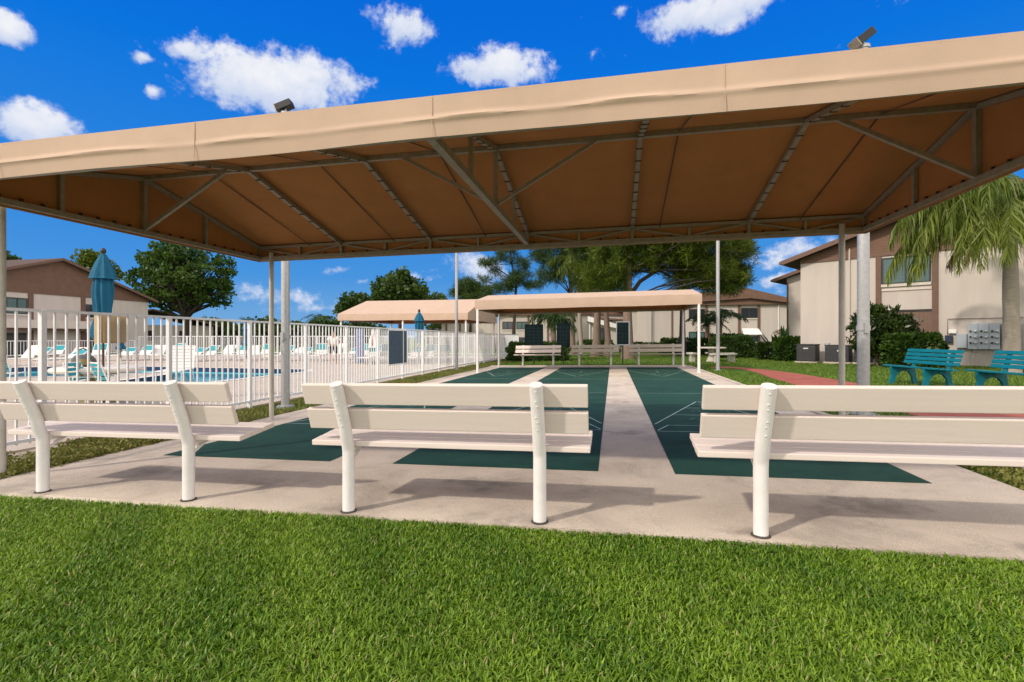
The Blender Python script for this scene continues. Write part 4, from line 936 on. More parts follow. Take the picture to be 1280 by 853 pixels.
def palm(label, base, top, r0, r1, fronds, lm, ll, npair, hang, bend=0.0, bark='palm_bark', group=GP, frad=.03, crownshaft=None, name='palm_tree', dead=()):
    root = thing(name, label, 'palm', tuple(base), 0, group)
    a = np.array(base, float); b = np.array(top, float); mb = MB()
    ss = np.linspace(0, 1, 14); off = np.array([bend, 0, 0])
    pts = [a+(b-a)*s+off*math.sin(math.pi*s) for s in ss]; pts[0] = a-np.array([0, 0, .1])
    mb.tube([tuple(p) for p in pts], [(r0+(r1-r0)*s)*(1.18 if s == 0 else 1)*(1+.03*math.sin(s*60)) for s in ss], 16); mb.build('trunk', M[bark], root, world=True, smooth=True)
    if crownshaft: MB().tube([tuple(b-np.array([0, 0, .35])), tuple(b+np.array([0, 0, .25])), tuple(b+np.array([0, 0, .8]))], [r1*1.05, r1*1.25, r1*.6], 12).build('crownshaft', M[crownshaft], root, world=True, smooth=True)
    parts = []; st = MB()
    for (az, e0, L, dr) in fronds: frond(b+np.array([0, 0, rng.uniform(0, .35)]), az, e0, L, dr, npair, ll, frad, hang, parts, st, rng.uniform(-.25, .25))
    V, Q, rn = cat_leaves(parts); np_object('fronds', V, Q, rn, M[lm], root); st.build('frond_stem', M[lm], root, world=True)
    if dead:
        parts = []; st = MB()
        for (az, e0, L, dr) in dead: frond(b-np.array([0, 0, .1]), az, e0, L, dr, int(npair*.6), ll*.8, frad, hang, parts, st)
        V, Q, rn = cat_leaves(parts); np_object('dry_fronds', V, Q, rn, M['dry_frond'], root); st.build('dry_stem', M['dry_frond'], root, world=True)
    return root
cam_left = math.atan2(-R_[1], -R_[0])
bs = at(1265, 423, 16.0); bs[2] = gz(bs[0])-.03; tp = at(1262, 262, 16.0)
fr = [(cam_left+.05, R(48), 3.6, R(150)), (cam_left-.30, R(58), 3.9, R(150)), (cam_left+.35, R(40), 3.3, R(140)), (cam_left+.2, R(62), 4.2, R(142)), (cam_left-.05, R(62), 4.7, R(104)), (cam_left-.55, R(40), 3.2, R(142)), (cam_left+.6, R(55), 3.8, R(150))]
fr += [(cam_left+.6, R(4), 4.3, R(96)), (cam_left+.4, R(8), 4.6, R(104)), (cam_left-.55, R(6), 4.3, R(98)), (cam_left+.85, R(0), 4.0, R(90)), (cam_left-.3, R(-2), 3.9, R(92)), (cam_left+.15, R(12), 4.4, R(110)), (cam_left+3.5, R(5), 4.2, R(98))]
fr += [(cam_left+.15, R(32), 4.2, R(130)), (cam_left-.2, R(26), 3.9, R(122)), (cam_left+.42, R(34), 4.0, R(132)), (cam_left-.42, R(36), 4.1, R(134)), (cam_left+.05, R(20), 4.0, R(116)), (cam_left-.1, R(38), 4.4, R(134)), (cam_left+3.2, R(34), 4.0, R(130)), (cam_left+2.8, R(26), 3.8, R(124))]
fr += [(cam_left+R(a), R(e), 3.6, R(d)) for a, e, d in ((100, 30, 125), (128, 48, 132), (180, 55, 132), (205, 30, 125), (232, 45, 134), (290, 48, 132), (150, 74, 130), (250, 74, 128), (110, 8, 94), (165, 42, 140))]
palm('tall queen palm with drooping fronds and a smooth grey trunk beside the teal benches', bs, tp, .225, .17, fr, 'leaf_palm', 1.3, 92, 2.4, crownshaft='dry_frond', dead=((cam_left+.3, R(-10), 2.6, R(70)), (cam_left-.4, R(-20), 2.3, R(60))))
def ring(n, e0, L, dr, seed):
    r = random.Random(seed); return [(2*math.pi*i/n+r.uniform(-.25, .25), R(e0+r.uniform(-25, 25)), L*r.uniform(.85, 1.1), R(dr+r.uniform(-15, 15))) for i in range(n)]
def far_palm(label, px, D, py_top, px_top, r, n, L, ll, lm, g=0.0, hang=.6, e0=35, dr=100, seed=1, bark='bark', bend=0, npair=34):
    b = at(px, 423, D); b[2] = g-.03; t = at(px_top, py_top, D); palm(label, b, t, r, r*.8, ring(n, e0, L, dr, seed), lm, ll, npair, hang, bend, bark, frad=.02)
far_palm('bushy palm with a short brown trunk behind the sunlit far bench', 692, 30, 402, 692, .17, 20, 1.75, .7, 'leaf_palm_dk', seed=3, hang=1.0, e0=40, dr=125)
far_palm('slender grey-trunked palm with hanging fronds left of the twin pines', 727, 38, 336, 722, .16, 16, 2.9, .8, 'leaf_palm', seed=5, bark='palm_bark', hang=1.0, dr=120)
far_palm('dark palm on a leaning trunk behind the picnic table, right of its twin', 906, 36, 400, 901, .12, 17, 2.0, .5, 'leaf_palm_dk', seed=7, bend=-.1, e0=38, dr=95)
far_palm('short dark palm behind the picnic table, left of its twin', 888, 36, 408, 883, .12, 16, 1.8, .5, 'leaf_palm_dk', seed=8, bend=.1, e0=38, dr=105)
far_palm('distant palm showing its crown above the pool fence', 400, 78, 400, 398, .2, 16, 2.6, .8, 'leaf_palm_dk', GL, seed=9)
far_palm('distant palm tuft just above the fence, right of the big round tree', 309, 95, 402, 309, .2, 14, 1.8, .6, 'leaf_palm_dk', GL, seed=11, npair=18)
far_palm('thin spiky plant on a stem against the wall of the far building', 974, 40, 418, 974, .05, 18, .55, .16, 'dry_frond', gz(12), seed=12, e0=10, dr=40, npair=12, hang=.2)

# shrubs and hedges
def hedge(name, label, boxes, lm, leaf, dens, group='hedges and shrubs', core=(.010, .024, .004), rot=0.0, up=.4):
    c0 = boxes[0]; root = thing(name, label, 'hedge' if 'hedge' in name else 'shrub', (c0[0], c0[1], gz(c0[0])), rot, group)
    mb = MB(); parts = []
    for (x, y, sx, sy, h, z0) in boxes:
        g = gz(x)-.03
        mb.lathe([(1.0, .05), (1, .5), (.8, .78), (.4, .86)], (0, 0, 0), 14)
        k = len(mb.v)-14*4
        for i in range(k, len(mb.v)):
            v = mb.v[i]; mb.v[i] = (x+v[0]*sx*.36, y+v[1]*sy*.36, g+z0+v[2]*(h-z0))
        n = int(dens*(sx*h*2+sy*h*2+sx*sy)); u = rng.uniform(-1, 1, (n, 3)); f = rng.integers(0, 5, n)
        sup = np.sign(u)*np.abs(u)**.8
        pts = sup.copy(); ax_ = f//2 % 3
        for k in range(n):
            pts[k, [0, 1, 2][ax_[k]]] = (1 if f[k] % 2 else -1)*rng.uniform(.78, 1.03)
        pts[:, 2] = np.where((f == 4), np.abs(pts[:, 2]), pts[:, 2])
        lump = 1+.10*np.sin(pts[:, 0]*5+x)*np.cos(pts[:, 1]*4+y)+.05*np.sin(pts[:, 2]*7)
        r_ = np.maximum(np.linalg.norm(pts, axis=1)/1.28, 1); pts = pts/r_[:, None]*lump[:, None]
        P0 = np.stack([x+pts[:, 0]*sx/2, y+pts[:, 1]*sy/2, g+z0+(pts[:, 2]+1)/2*(h-z0)], 1)
        d = pts*np.array([.7, .7, .5])+rng.normal(size=(n, 3))*.6+np.array([0, 0, up])
        parts.append(leaf_quads(P0, d, leaf*rng.uniform(.6, 1.3, n), .36, np.clip(.5+.3*np.sin(P0[:, 0]*6)*np.cos(P0[:, 2]*7+P0[:, 1])+rng.uniform(-.35, .35, n), 0, 1)))
    cm = bpy.data.materials.get('hedge_core') or mat('hedge_core', core, .95, .3)
    mb.build('dark_core', cm, root, world=True)  # solid dark green core filling the inside behind the leaves
    V, Q, rn = cat_leaves(parts); np_object('foliage', V, Q, rn, M[lm], root)
    return root
hedge('box_hedge', 'clipped round dark hedge right of the concrete picnic table', [(7.05, 33.0, 2.3, 2.0, 1.25, 0)], 'leaf_hedge', .10, 700)
hedge('box_hedge', 'long low hedge against the far building, behind the picnic table', [(5.2, 38.5, 3.6, 1.2, 1.15, 0), (8.0, 38.8, 2.6, 1.2, 1.4, 0)], 'leaf_hedge', .12, 420)
hedge('box_hedge', 'dark hedge behind the sunlit far bench', [(-4.3, 29.6, 3.4, 1.6, 1.05, 0)], 'leaf_hedge', .10, 650)
hedge('box_hedge', 'thin low hedge at the foot of the far cream wall', [(3.2, 47.5, 5.0, .9, .8, 0)], 'leaf_hedge', .13, 300)
hedge('box_hedge', 'small hedge beside the porch behind the twin pines', [(-1.6, 49.0, 3.2, 1.0, 1.1, 0)], 'leaf_hedge', .13, 320)
hedge('leafy_shrub', 'leafy green shrub beside the meter bank, behind the left teal bench', [(11.15, 22.0, 1.7, 1.2, 1.25, 0)], 'leaf_hedge', .13, 520)
hedge('leafy_shrub', 'dark low shrub at the left of the big-leaved clump by the right building', [(8.2, 29.8, .95, .9, .9, 0)], 'leaf_shrub', .12, 650)
hedge('leafy_shrub', 'bright green shrub at the left corner of the right building', [(8.75, 28.1, 1.25, .9, 1.15, 0)], 'leaf_hedge', .14, 560)
def big_shrub():
    x, y = at(1104, 423, 20.6)[:2]; g = gz(x)-.03
    root = thing('evergreen_shrub', 'tall dark evergreen shrub with stiff leaf whorls behind the thick lamp post', 'shrub', (x, y, g), 0, 'hedges and shrubs')
    mb = MB(); cents = []
    for (px, py, rx, ry, n) in ((1100, 405, 30, 20, 70), (1085, 420, 26, 16, 40), (1118, 425, 28, 18, 60), (1098, 392, 14, 8, 22), (1125, 405, 14, 8, 18), (1075, 432, 10, 6, 10), (1105, 440, 30, 8, 30), (1136, 412, 8, 5, 8)):
        c, rad = B(px, py, rx, ry, 20.6); cents.append(in_blob(c, rad, n, .3))
    cents = np.concatenate(cents)
    for a in range(5): mb.tube([(x+(a-2)*.10, y+(a % 2)*.1, g), (x+(a-2)*.16, y, g+.5), tuple(cents[a*17])], [.05, .04, .015], 6)
    for i in range(0, len(cents), 5): limb(mb, (x, y, g+.7), cents[i], .03, .008, .1, 5)
    mb.build('stem', M['bark'], root, world=True, smooth=True)
    per = 34; n = len(cents); P0 = np.repeat(cents, per, 0)+rng.normal(size=(n*per, 3))*.07
    d = rng.normal(size=P0.shape)+np.array([0, 0, .75]); rnd = np.clip(np.repeat(rng.uniform(0, .8, n), per)+rng.uniform(-.2, .2, n*per), 0, 1)
    V, Q, rn = leaf_quads(P0, d, .20*rng.uniform(.6, 1.3, n*per), .17, rnd); np_object('foliage', V, Q, rn, M['leaf_shrub'], root)
big_shrub()
def big_leaf(label, x, y, h, n, seed):
    r = random.Random(seed); g = gz(x)-.03; root = thing('broad_leaf_plant', label, 'plant', (x, y, g), 0, 'hedges and shrubs')
    V = []; F = []
    st = MB(); lf = MB()
    for k in range(n):
        az = r.uniform(0, 6.28); e = R(r.uniform(55, 85)); L = h*r.uniform(.7, 1.0); d = Vector((math.cos(az)*math.cos(e), math.sin(az)*math.cos(e), math.sin(e))); b = Vector((x+r.uniform(-.2, .2), y+r.uniform(-.15, .15), g))
        m_ = b+d*L*.55; st.tube([b, m_], .014, 5); sd = d.cross(Vector((r.uniform(-1, 1), r.uniform(-1, 1), .1))).normalized(); tip = b+d*L+Vector((d.x, d.y, -.1))*.15; w = .11
        q = m_+(tip-m_)*.4; lf.poly([m_, q-sd*w, tip, q+sd*w])
    st.build('stem', M['leaf_palm_dk'], root, world=True); o = lf.build('leaf', M['leaf_palm_dk'], root, world=True)
    return root
big_leaf('upright plant with dark paddle leaves at the corner of the right building', 8.5, 28.4, 2.0, 16, 4)

# ---------------------------------------------------------------- lawn blades
def blades(name, n, xy, zf, lmin, lmax, w0, m, lean=.6, nseg=2, rfun=None):
    x, y = xy(n); n = len(x); z = zf(x)
    L = rng.uniform(lmin, lmax, n); az = rng.uniform(0, 2*np.pi, n); ln = rng.uniform(.15, 1, n)*lean
    d = np.stack([np.cos(az), np.sin(az)], 1); s = np.stack([-d[:, 1], d[:, 0]], 1)
    tw = rng.uniform(-.6, .6, n); s = s*np.cos(tw)[:, None]+d*np.sin(tw)[:, None]
    w = w0*rng.uniform(.6, 1.25, n)
    P = lambda t, ww: np.stack([x[:, None]+(d*(ln*L)[:, None]*t**1.7)[:, :1]+(s*w[:, None])[:, :1]*ww, y[:, None]+(d*(ln*L)[:, None]*t**1.7)[:, 1:]+(s*w[:, None])[:, 1:]*ww, (z+L*(t-.32*ln*t*t))[:, None]], 2)[:, 0]
    cols = [P(0, -.4), P(0, .4), P(.55, -.5), P(.55, .5), P(1.0, .04), P(1.0, -.04)]
    V = np.stack(cols, 1).reshape(-1, 3); k = np.arange(n)[:, None]*6
    Q = np.concatenate([k+np.array([0, 1, 3, 2]), k+np.array([2, 3, 4, 5])])
    r = rfun(x, y) if rfun else rng.uniform(0, 1, n)
    base = np.repeat(np.clip(r, 0, 1), 6)
    o = np_object(name, V, Q, base, m, None, 'stuff', world=False); return o
gzv = lambda x: SLOPE*np.clip(x, -7, 12)-.03
def fg_xy(n):
    x = rng.uniform(-7.5, 5.0, n*2); y = rng.uniform(.7, 3.41, n*2)
    k = (y < yfront(x)+.015*np.sin(x*9)+.01*np.sin(x*31)+.012) & (np.abs(x+.6) < 1.3+1.75*y)
    return x[k][:n], y[k][:n]
def patch(x, y):
    p = .5+.20*np.sin(x*1.9+.6*np.sin(y*2.3))*np.cos(y*2.6+x)+.12*np.sin(x*7.1+y*5.3)
    dead = (rng.uniform(size=len(x)) < .02)*.5
    return p*.75+rng.uniform(-.28, .38, len(x))+dead
blades('lawn_grass', 270000, fg_xy, gzv, .020, .043, .0074, M['blade'], 1.25, rfun=patch)
blades('dry_grass', 9000, fg_xy, gzv, .02, .045, .006, M['dry_blade'], 1.3)
def rl_xy(n):
    y = 7+22*rng.uniform(size=n*2)**1.25; x = 3.36+rng.uniform(size=n*2)*(1.0+.62*y)
    k = ~((x > 4.6) & (x < 6.28) & (y < 19.5)) & ~((x > 4.2) & (x < 6.2) & (y > 19) & (y < 23.2)); return x[k][:n], y[k][:n]
blades('lawn_grass', 60000, rl_xy, gzv, .04, .085, .016, M['blade_far'], .8)
def bl_xy(n):
    x = rng.uniform(-7, 9, n); y = rng.uniform(23.7, 44, n); k = ~((x > 4.2) & (x < 6.2) & (y < 23.9)); return x[k], y[k]
blades('lawn_grass', 40000, bl_xy, gzv, .05, .09, .022, M['blade_far'], .8)
def st_xy(n):
    y = rng.uniform(6.2, 29, n); x = rng.uniform(-6.82, -5.68, n); k = (np.hypot(x+6.29, y-8.98) > .3) & (rng.uniform(size=n) < .35+.65*(np.sin(y*1.7+x*3) > -.5)); return x[k], y[k]
blades('strip_grass', 26000, st_xy, gzv, .04, .10, .012, M['cover'], .9)
def cover():
    n = 9000; x = rng.uniform(-6.85, -5.64, n); y = rng.uniform(2.0, 7.2, n)
    k = rng.uniform(size=n) < np.clip(.15+1.1*(x+6.9)/1.2+.5*(np.sin(y*4+x*5)), 0.05, 1); x = x[k]; y = y[k]; n = len(x)
    c = np.stack([x, y, gzv(x)+rng.uniform(.0, .07, n)], 1); per = 7; P0 = np.repeat(c, per, 0)+rng.normal(size=(n*per, 3))*np.array([.02, .02, .008])
    V, Q, rn = leaf_quads(P0, rng.normal(size=P0.shape)+np.array([0, 0, .4]), .032*rng.uniform(.6, 1.3, n*per), .45, np.clip(np.repeat(rng.uniform(0, 1, n), per)+rng.uniform(-.2, .2, n*per), 0, 1))
    np_object('ground_cover', V, Q, rn, M['cover'], None, 'stuff', world=False)
cover()
sheet('mulch_bed', [(-6.98, 2.0), (-5.67, 2.0), (-5.67, 6.3), (-6.98, 6.3)], M['mulch'], -.02, .02)
for xc, yc in ((4.0, 5.6),):
    n = 1500; x = rng.uniform(3.25, 4.5, n); y = rng.uniform(4.6, 7.4, n); c = np.stack([x, y, gzv(x)+rng.uniform(0, .05, n)], 1); per = 6; P0 = np.repeat(c, per, 0)+rng.normal(size=(n*per, 3))*.02
    V, Q, rn = leaf_quads(P0, rng.normal(size=P0.shape)+np.array([0, 0, .4]), .032*rng.uniform(.6, 1.3, n*per), .45, rng.uniform(0, 1, n*per)); np_object('ground_cover', V, Q, rn, M['cover'], None, 'stuff', world=False)

# ---------------------------------------------------------------- teal benches
def teal_bench(label, x, y, rz):
    root = thing('slatted_bench', label, 'bench', (x, y, gz(x)-.03), rz, 'teal slatted benches')
    L = 1.86
    for k in range(4): MB().box(-L/2, .30-k*.135-.115, .455-.012*k, L/2, .30-k*.135, .495-.012*k).build('seat_slat', M['teal'], root, bevel=.010)
    for k in range(4):
        z = .53+k*.098; yy = -.26-.030*k
        d = Vector((0, -.28, .96)); n = Vector((0, .96, .28)); a = Vector((0, yy, z)); sec = [a, a+d*.082, a+d*.082+n*.038, a+n*.038]
        MB().add([(-L/2, p.y, p.z) for p in sec]+[(L/2, p.y, p.z) for p in sec], [[0,1,2,3],[7,6,5,4],[0,4,5,1],[1,5,6,2],[2,6,7,3],[3,7,4,0]]).build('back_slat', M['teal'], root, bevel=.008)
    for s in (-.60, .60):
        out = [(.34, 0), (.22, 0), (.17, .20), (.10, .30), (0, .345), (-.12, .32), (-.20, .22), (-.235, 0), (-.36, 0), (-.31, .20), (-.285, .40), (-.42, .90), (-.36, .915), (-.225, .46), (.30, .455), (.30, .38), (.275, .25)]
        MB().prism([(s-.035, a, z) for a, z in out], (.07, 0, 0)).build('leg_frame', M['teal'], root, bevel=.006)
    return root
teal_bench('teal slatted bench on the lawn in front of the evergreen shrub, the farther one', 7.42, 14.35, R(90+6))
teal_bench('teal slatted bench on the lawn beside the palm trunk, the nearer one', 8.02, 12.15, R(90+6))

# ---------------------------------------------------------------- scoreboards, picnic table
def scoreboard(label, x, y, h, w, hh, post_h=1.4):
    g = gz(x)-.03; root = thing('score_board', label, 'scoreboard', (x, y, g), 0, 'shuffleboard scoreboards')
    MB().tube([(0, .05, 0), (0, .05, h)], .03, 10).build('post', M['black'] if 'green post' not in label else M['board'], root, smooth=True)
    b = MB().box(-w/2, -.02, h-hh, w/2, .02, h).build('board', M['board'], root)
    fr = MB(); t = .04
    fr.box(-w/2-t, -.035, h-hh-t, w/2+t, .03, h-hh); fr.box(-w/2-t, -.035, h, w/2+t, .03, h+t); fr.box(-w/2-t, -.035, h-hh, -w/2, .03, h); fr.box(w/2, -.035, h-hh, w/2+t, .03, h); fr.build('frame', M['grey_box'] if 'grey frame' in label else M['board'], root)
    ln = MB()
    for k in range(1, 6): z = h-hh+hh*k/6; ln.box(-w/2, -.0225, z-.006, w/2, -.0205, z+.006)
    for k in (-.25, 0, .25): ln.box(w*k-.006, -.0245, h-hh, w*k+.006, -.0228, h)
    ln.build('score_grid', M['boardline'], b)
scoreboard('dark green gridded scoreboard at the end of the pool fence', -3.85, 25.2, 1.98, .84, .95)
scoreboard('dark green scoreboard above the gap between the sunlit bench and the grey bench', -2.42, 25.6, 2.02, .58, 1.10)
scoreboard('dark green scoreboard in a grey frame in front of the thick pine trunk', .48, 25.6, 2.05, .56, 1.08)
def picnic():
    x, y = 4.95, 27.6; g = gz(x)-.03; root = thing('picnic_table', 'round concrete picnic table with curved benches on the lawn beyond the far canopy', 'picnic table', (x, y, g), 0)
    MB().lathe([(.68, 0), (.70, .02), (.70, .065), (.67, .075)], (0, 0, .69), 28).build('table_top', M['stone'], root, smooth=True)
    MB().lathe([(.30, 0), (.26, .08), (.16, .3), (.17, .6), (.26, .69)], (0, 0, 0), 14).build('pedestal', M['stone'], root, smooth=True)
    for k in range(3):
        a0 = R(120*k+15); s = MB(); N_ = 9; pts = []
        for r_ in (.92, 1.24): pts.append([(r_*math.cos(a0+R(80)*i/(N_-1)), r_*math.sin(a0+R(80)*i/(N_-1))) for i in range(N_)])
        loop = pts[0]+pts[1][::-1]; s.prism([(p[0], p[1], .40) for p in loop], (0, 0, .07)); b = s.build('seat', M['stone'], root)
        for q in (.15, .85):
            a = a0+R(80)*q; c = Vector((1.08*math.cos(a), 1.08*math.sin(a), 0)); rd = Vector((math.cos(a), math.sin(a), 0)); MB().bar(c+Vector((0, 0, 0)), c+Vector((0, 0, .40)), .10, .22, up=rd).build('seat_leg', M['stone'], b)
picnic()

# ---------------------------------------------------------------- pool furniture
GD = gz(-8)
def lounger(label, x, y, rz, back, teal, group):
    root = thing('sun_lounger', label, 'sun lounger', (x, y, GD), rz, group)
    fr = MB(); L0, L1, w, h = -.55, .95, .33, .34
    bd = (-math.cos(back), math.sin(back)); bt = (L0+bd[0]*.78, h+bd[1]*.78)
    for s in (-w, w): fr.tube([(L1, s, h), (L0, s, h), (bt[0], s, bt[1])], .022, 6)
    fr.tube([(bt[0], -w, bt[1]), (bt[0], w, bt[1])], .022, 6); fr.tube([(L1, -w, h), (L1, w, h)], .022, 6); fr.build('frame', M['white_pl'], root)
    st = MB()
    for k in range(13): xx = L0+.04+(L1-L0-.08)*k/12; st.box(xx-.045, -w, h+.0, xx+.045, w, h+.024)
    st.build('seat_strap', M['strap_white'], root)
    bs_ = MB(); bt_ = MB()
    for k in range(7):
        q = .08+.70*k/6.6; c = (L0+bd[0]*q, h+bd[1]*q); n = Vector((bd[1], 0, -bd[0])) if False else Vector((math.sin(back), 0, math.cos(back)))
        a = Vector((c[0], 0, c[1])); d = Vector((bd[0], 0, bd[1]))
        (bt_ if (teal and k >= 3) else bs_).add([a-d*.045+Vector((0, s, 0))+n*o for s in (-w, w) for o in (-.012, .012)]+[a+d*.045+Vector((0, s, 0))+n*o for s in (-w, w) for o in (-.012, .012)], [[0,2,3,1],[4,5,7,6],[0,1,5,4],[2,6,7,3],[0,4,6,2],[1,3,7,5]])
    if bs_.v: bs_.build('back_strap', M['strap_white'], root)
    if bt_.v: bt_.build('head_strap', M['strap_teal'], root)
    for (a, s) in ((L1-.15, -w), (L1-.15, w), (L0+.05, -w), (L0+.05, w)): MB().tube([(a, s*.98, h), (a-.04 if a < 0 else a+.04, s*1.02, 0)], .02, 6).build('leg', M['white_pl'], root)
    return root
ordn = ['first', 'second', 'third', 'fourth', 'fifth', 'sixth', 'seventh', 'eighth', 'ninth', 'tenth', 'eleventh', 'twelfth']
r_ = random.Random(5)
def lrow(pxs, D, what, tl, face, group, dj=.6):
    for i, px in enumerate(pxs):
        p = at(px, 423, D+r_.uniform(-dj, dj)); teal = tl(i)
        lounger('%s lounger, %s from left %s' % ('white and teal' if teal else 'all-white strap', ordn[i], what), p[0], p[1], face+r_.uniform(-.35, .35), R(r_.choice([32, 45, 52, 58])), teal, group)
lrow([42, 62, 92, 118, 150, 172, 192, 210, 232, 252, 276], 30.5, 'in the far row beyond the pool', lambda i: i % 4 != 2, R(-75), 'loungers along the far pool edge', 1.2)
lrow([297, 312, 330, 348, 362, 376, 398, 412, 432], 31.0, 'in the row right of the pool', lambda i: i % 3 != 1, R(-85), 'loungers right of the pool', 1.6)
lrow([448, 462, 478, 510, 527, 545], 28.0, 'in the row before the pool canopy', lambda i: True, R(-95), 'loungers in front of the pool canopy', 1.2)
lrow([18, 75], 25.0, 'of the pair by the pool left rim', lambda i: i == 1, R(-70), 'loungers at the left rim of the pool', .2)
p = at(221, 423, 16.2); lounger('white slatted lounger standing nearest, at the near rim of the pool', p[0], p[1], R(-60), R(72), False, 'loungers at the near rim of the pool')
for lab, px, D, rz in (('white and blue strap chair under the left side of the round umbrella table', 118, 10.0, .4), ('white and blue strap chair under the right side of the round umbrella table', 148, 10.2, 1.2), ('white slatted pool chair at the left edge of the pool view', 9, 14.0, 1.9)):
    p = at(px, 423, D); root = thing('pool_chair', lab, 'chair', (p[0], p[1], GD), rz, 'strap chairs by the pool')
    w = .26
    fr = MB()
    for s in (-w, w): fr.tube([(.26, s, 0), (.24, s, .60), (-.22, s, .60), (-.3, s, 0)], .016, 6); fr.tube([(.22, s, .40), (-.22, s, .36), (-.38, s, .86)], .016, 6)
    fr.tube([(-.38, -w, .86), (-.38, w, .86)], .016, 6); fr.build('frame', M['white_pl'], root)
    s_ = MB()
    for k in range(6): xx = .2-.075*k; s_.box(xx-.03, -w, .375, xx+.03, w, .395)
    s_.build('seat_strap', M['strap_white'], root); s_ = MB()
    for k in range(5): zz = .44+.09*k; s_.box(-.25-.03*k-.012, -w, zz, -.25-.03*k+.012, w, zz+.06)
    s_.build('back_strap', M['strap_teal'], root)
def umbrella(label, px, D, h, hb, rad, base=True, valance=True):
    p = at(px, 423, D); root = thing('pool_umbrella', label, 'umbrella', (p[0], p[1], GD), 0, 'closed blue umbrellas')
    MB().tube([(0, 0, 0), (0, 0, h)], .022, 10).build('pole', M['dark_pole'], root, smooth=True)
    wob = lambda t, z: 1+.16*math.sin(8*t+z*1.3)+.07*math.sin(3*t+z*4)+.05*math.sin(13*t)
    H_ = h-hb
    MB().lathe([(rad*.85, 0), (rad*1.02, H_*.05), (rad*.92, H_*.14), (rad*.66, H_*.24), (rad*.80, H_*.40), (rad*.92, H_*.55), (rad*.78, H_*.72), (rad*.45, H_*.86), (rad*.12, H_*.985)], (0, 0, hb), 48, wob).build('cloth', M['blue_cloth'], root, smooth=True)
    wob2 = lambda t, z: 1+.10*math.sin(8*t)
    v = MB().lathe([(rad*1.24, H_*.70), (rad*1.18, H_*.715), (rad*1.0, H_*.79), (rad*.74, H_*.87), (rad*.42, H_*.95), (rad*.14, H_*1.0)], (0, 0, hb), 40, wob2).build('vent_flap', M['blue_cloth'], root, smooth=True)
    MB().lathe([(.03, 0), (.05, .03), (.055, .06), (.04, .1), (.015, .12)], (0, 0, h-.01), 12).build('finial', M['black'], root, smooth=True)
    if base: MB().lathe([(.28, 0), (.28, .06), (.06, .10), (.04, .3)], (0, 0, 0), 18).build('base', M['stone'], root)
    return root
umbrella('tall closed blue umbrella rising through the round table behind the fence', 129, 10.6, 3.10, 1.32, .182, base=False)
umbrella('closed blue umbrella in front of the pool canopy valance', 524, 21.0, 2.42, 1.15, .17)
umbrella('closed blue umbrella at the far rim of the pool, right of the fence post', 308, 26.0, 2.15, .95, .18)
umbrella('closed blue umbrella low behind the plywood fence box', 151, 27.0, 1.75, .75, .2)
def round_table():
    p = at(123, 423, 10.8); root = thing('umbrella_table', 'large round pale fibreglass table with an olive pedestal behind the pool fence', 'table', (p[0], p[1], GD), 0)
    MB().lathe([(.70, 0), (.78, .02), (.80, .06), (.79, .10), (.74, .125), (.06, .13)], (0, 0, .62), 40).build('table_top', M['table_top'], root, smooth=True)
    MB().lathe([(.36, 0), (.34, .05), (.22, .12), (.20, .5), (.42, .62)], (0, 0, 0), 20).build('pedestal', M['olive'], root, smooth=True)
    q = at(105, 423, 10.7); b = thing('cloth_bag', 'grey and olive bag lying on the round umbrella table', 'bag', (q[0], q[1], GD+.75), .3)
    MB().lathe([(.15, 0), (.19, .06), (.18, .16), (.13, .23), (.05, .25)], (0, 0, 0), 14, lambda t, z: 1+.18*math.cos(2*t)+.08*math.sin(5*t+z*9)).build('body', M['bag'], b, smooth=True)
    MB().lathe([(.12, .04), (.125, .06), (.125, .15), (.12, .16)], (.09, -.10, 0), 12).build('pocket', M['olive'], b, smooth=True)
    MB().tube([(-.12, 0, .2), (-.1, -.02, .34), (0, -.02, .38), (.1, 0, .32), (.12, 0, .2)], .014, 6).build('strap', M['black'], b, smooth=True)
round_table()
def blue_cabinet():
    p = at(450, 423, 27.5); r = thing('blue_panel', 'pale blue upright panel standing under the pool canopy', 'panel', (p[0], p[1], GD), YAW)
    MB().box(-.21, -.12, .0, .21, .12, 1.85).build('body', M['blue_pl'], r, bevel=.02); MB().box(-.18, -.14, .1, .18, -.121, 1.78).build('door', M['blue_pl'], r, bevel=.005)
    p = at(467, 423, 27.0); r = thing('patio_umbrella', 'closed white umbrella with a red stripe under the pool canopy', 'umbrella', (p[0], p[1], GD), 0)
    MB().tube([(0, 0, 0), (0, 0, 1.9)], .02, 8).build('pole', M['white_pl'], r); MB().lathe([(.26, .85), (.24, .95), (.16, 1.4), (.04, 1.85)], (0, 0, 0), 24, lambda t, z: 1+.15*math.sin(6*t)).build('cloth', M['white_pl'], r, smooth=True)
    MB().bar((.0, -.235, .95), (.02, -.10, 1.55), .12, .03, up=(0, 1, .3)).build('stripe', M['red_cl'], r)
blue_cabinet()

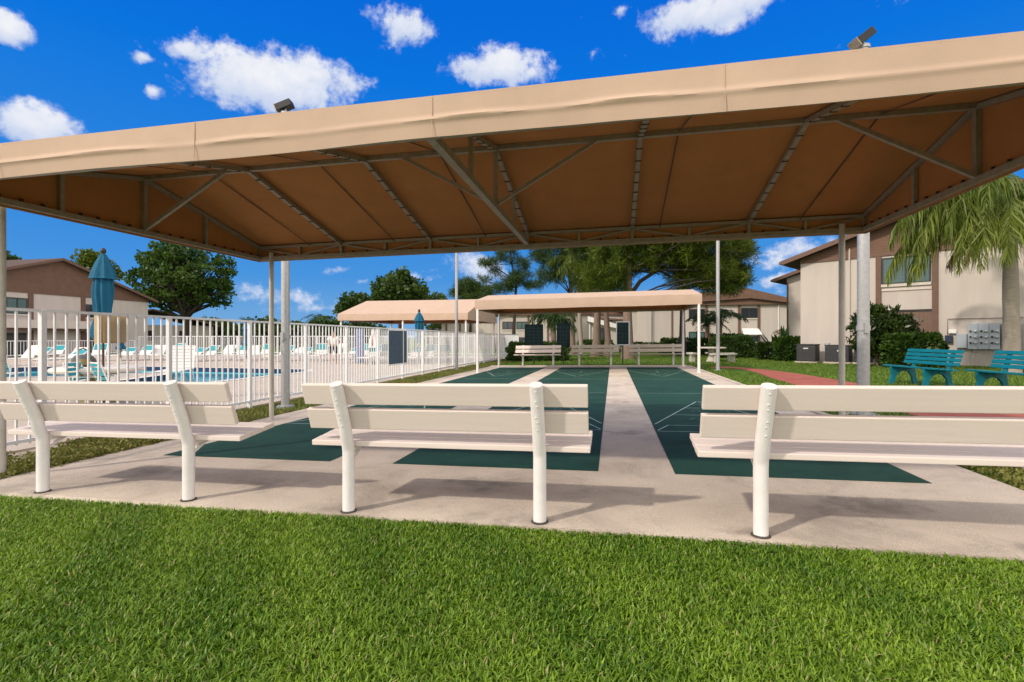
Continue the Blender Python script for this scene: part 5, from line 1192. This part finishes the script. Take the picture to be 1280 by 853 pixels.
# ---------------------------------------------------------------- a person on the pool deck
def person():
    p = at(417, 423, 26.5); r = thing('person', 'person in white shirt and dark shorts standing on the pool deck', 'person', (p[0], p[1], GD), YAW+.3)
    def skin(name, verts, edges, mats, sub=2):
        me = bpy.data.meshes.new(name); me.from_pydata([v[0] for v in verts], edges, []); o = bpy.data.objects.new(name, me); COL.objects.link(o); o.parent = r
        md = o.modifiers.new('skin', 'SKIN'); md.use_smooth_shade = True
        for i, v in enumerate(verts):
            rr = v[1]; me.skin_vertices[0].data[i].radius = rr if isinstance(rr, tuple) else (rr, rr)
        me.skin_vertices[0].data[0].use_root = True
        s = o.modifiers.new('sub', 'SUBSURF'); s.levels = sub; s.render_levels = sub; me.materials.append(mats); return o
    bpy_layer = None
    V = [((0, 0, .95), (.15, .11)), ((0, 0, 1.15), (.14, .10)), ((0, 0, 1.38), (.17, .11)), ((0, 0, 1.47), (.07, .06)), ((0, -.01, 1.53), (.055, .055)), ((0, -.02, 1.62), (.075, .09)), ((0, -.01, 1.72), (.06, .075)),
         ((-.10, 0, .86), .09), ((-.11, -.01, .50), .058), ((-.11, .02, .10), .04), ((-.11, -.10, .03), (.04, .03)), ((.10, 0, .86), .09), ((.11, -.03, .50), .058), ((.12, .02, .10), .04), ((.12, -.10, .03), (.04, .03)),
         ((-.20, 0, 1.40), .055), ((-.28, .03, 1.15), .042), ((-.24, -.12, .95), .032), ((-.23, -.17, .88), .03), ((.20, 0, 1.40), .055), ((.30, .03, 1.16), .042), ((.22, -.14, 1.02), .032), ((.20, -.19, .97), .03)]
    E = [(0,1),(1,2),(2,3),(3,4),(4,5),(5,6),(0,7),(7,8),(8,9),(9,10),(0,11),(11,12),(12,13),(13,14),(2,15),(15,16),(16,17),(17,18),(2,19),(19,20),(20,21),(21,22)]
    def mk(name, verts, edges, m):
        me = bpy.data.meshes.new(name); me.from_pydata([v[0] for v in verts], edges, [])
        bm = bmesh.new(); bm.from_mesh(me); ly = bm.verts.layers.skin.verify(); bm.verts.ensure_lookup_table()
        for i, v in enumerate(verts):
            rr = v[1] if isinstance(v[1], tuple) else (v[1], v[1]); bm.verts[i][ly].radius = rr; bm.verts[i][ly].use_root = (i == 0)
        bm.to_mesh(me); bm.free(); me.materials.append(m)
        o = bpy.data.objects.new(name, me); COL.objects.link(o); o.parent = r
        md = o.modifiers.new('skin', 'SKIN'); md.use_smooth_shade = True; s = o.modifiers.new('sub', 'SUBSURF'); s.levels = 2; s.render_levels = 2; return o
    mk('body', V, E, M['skin'])
    mk('shirt', [((0, 0, .92), (.185, .14)), ((0, 0, 1.18), (.175, .13)), ((0, 0, 1.39), (.19, .125)), ((-.21, 0, 1.405), .075), ((-.28, .03, 1.2), .07), ((.21, 0, 1.405), .075), ((.30, .03, 1.2), .07)], [(0,1),(1,2),(2,3),(3,4),(2,5),(5,6)], M['shirt'])
    mk('shorts', [((0, 0, .93), (.17, .13)), ((-.10, 0, .84), .112), ((-.115, -.01, .52), .09), ((.10, 0, .84), .112), ((.115, -.02, .52), .09)], [(0,1),(1,2),(0,3),(3,4)], M['shorts'])
    MB().lathe([(.086, 0), (.092, .05), (.075, .10), (.03, .125)], (0, -.005, 1.665), 14).build('hair', M['bark_dark'], r, smooth=True)
person()
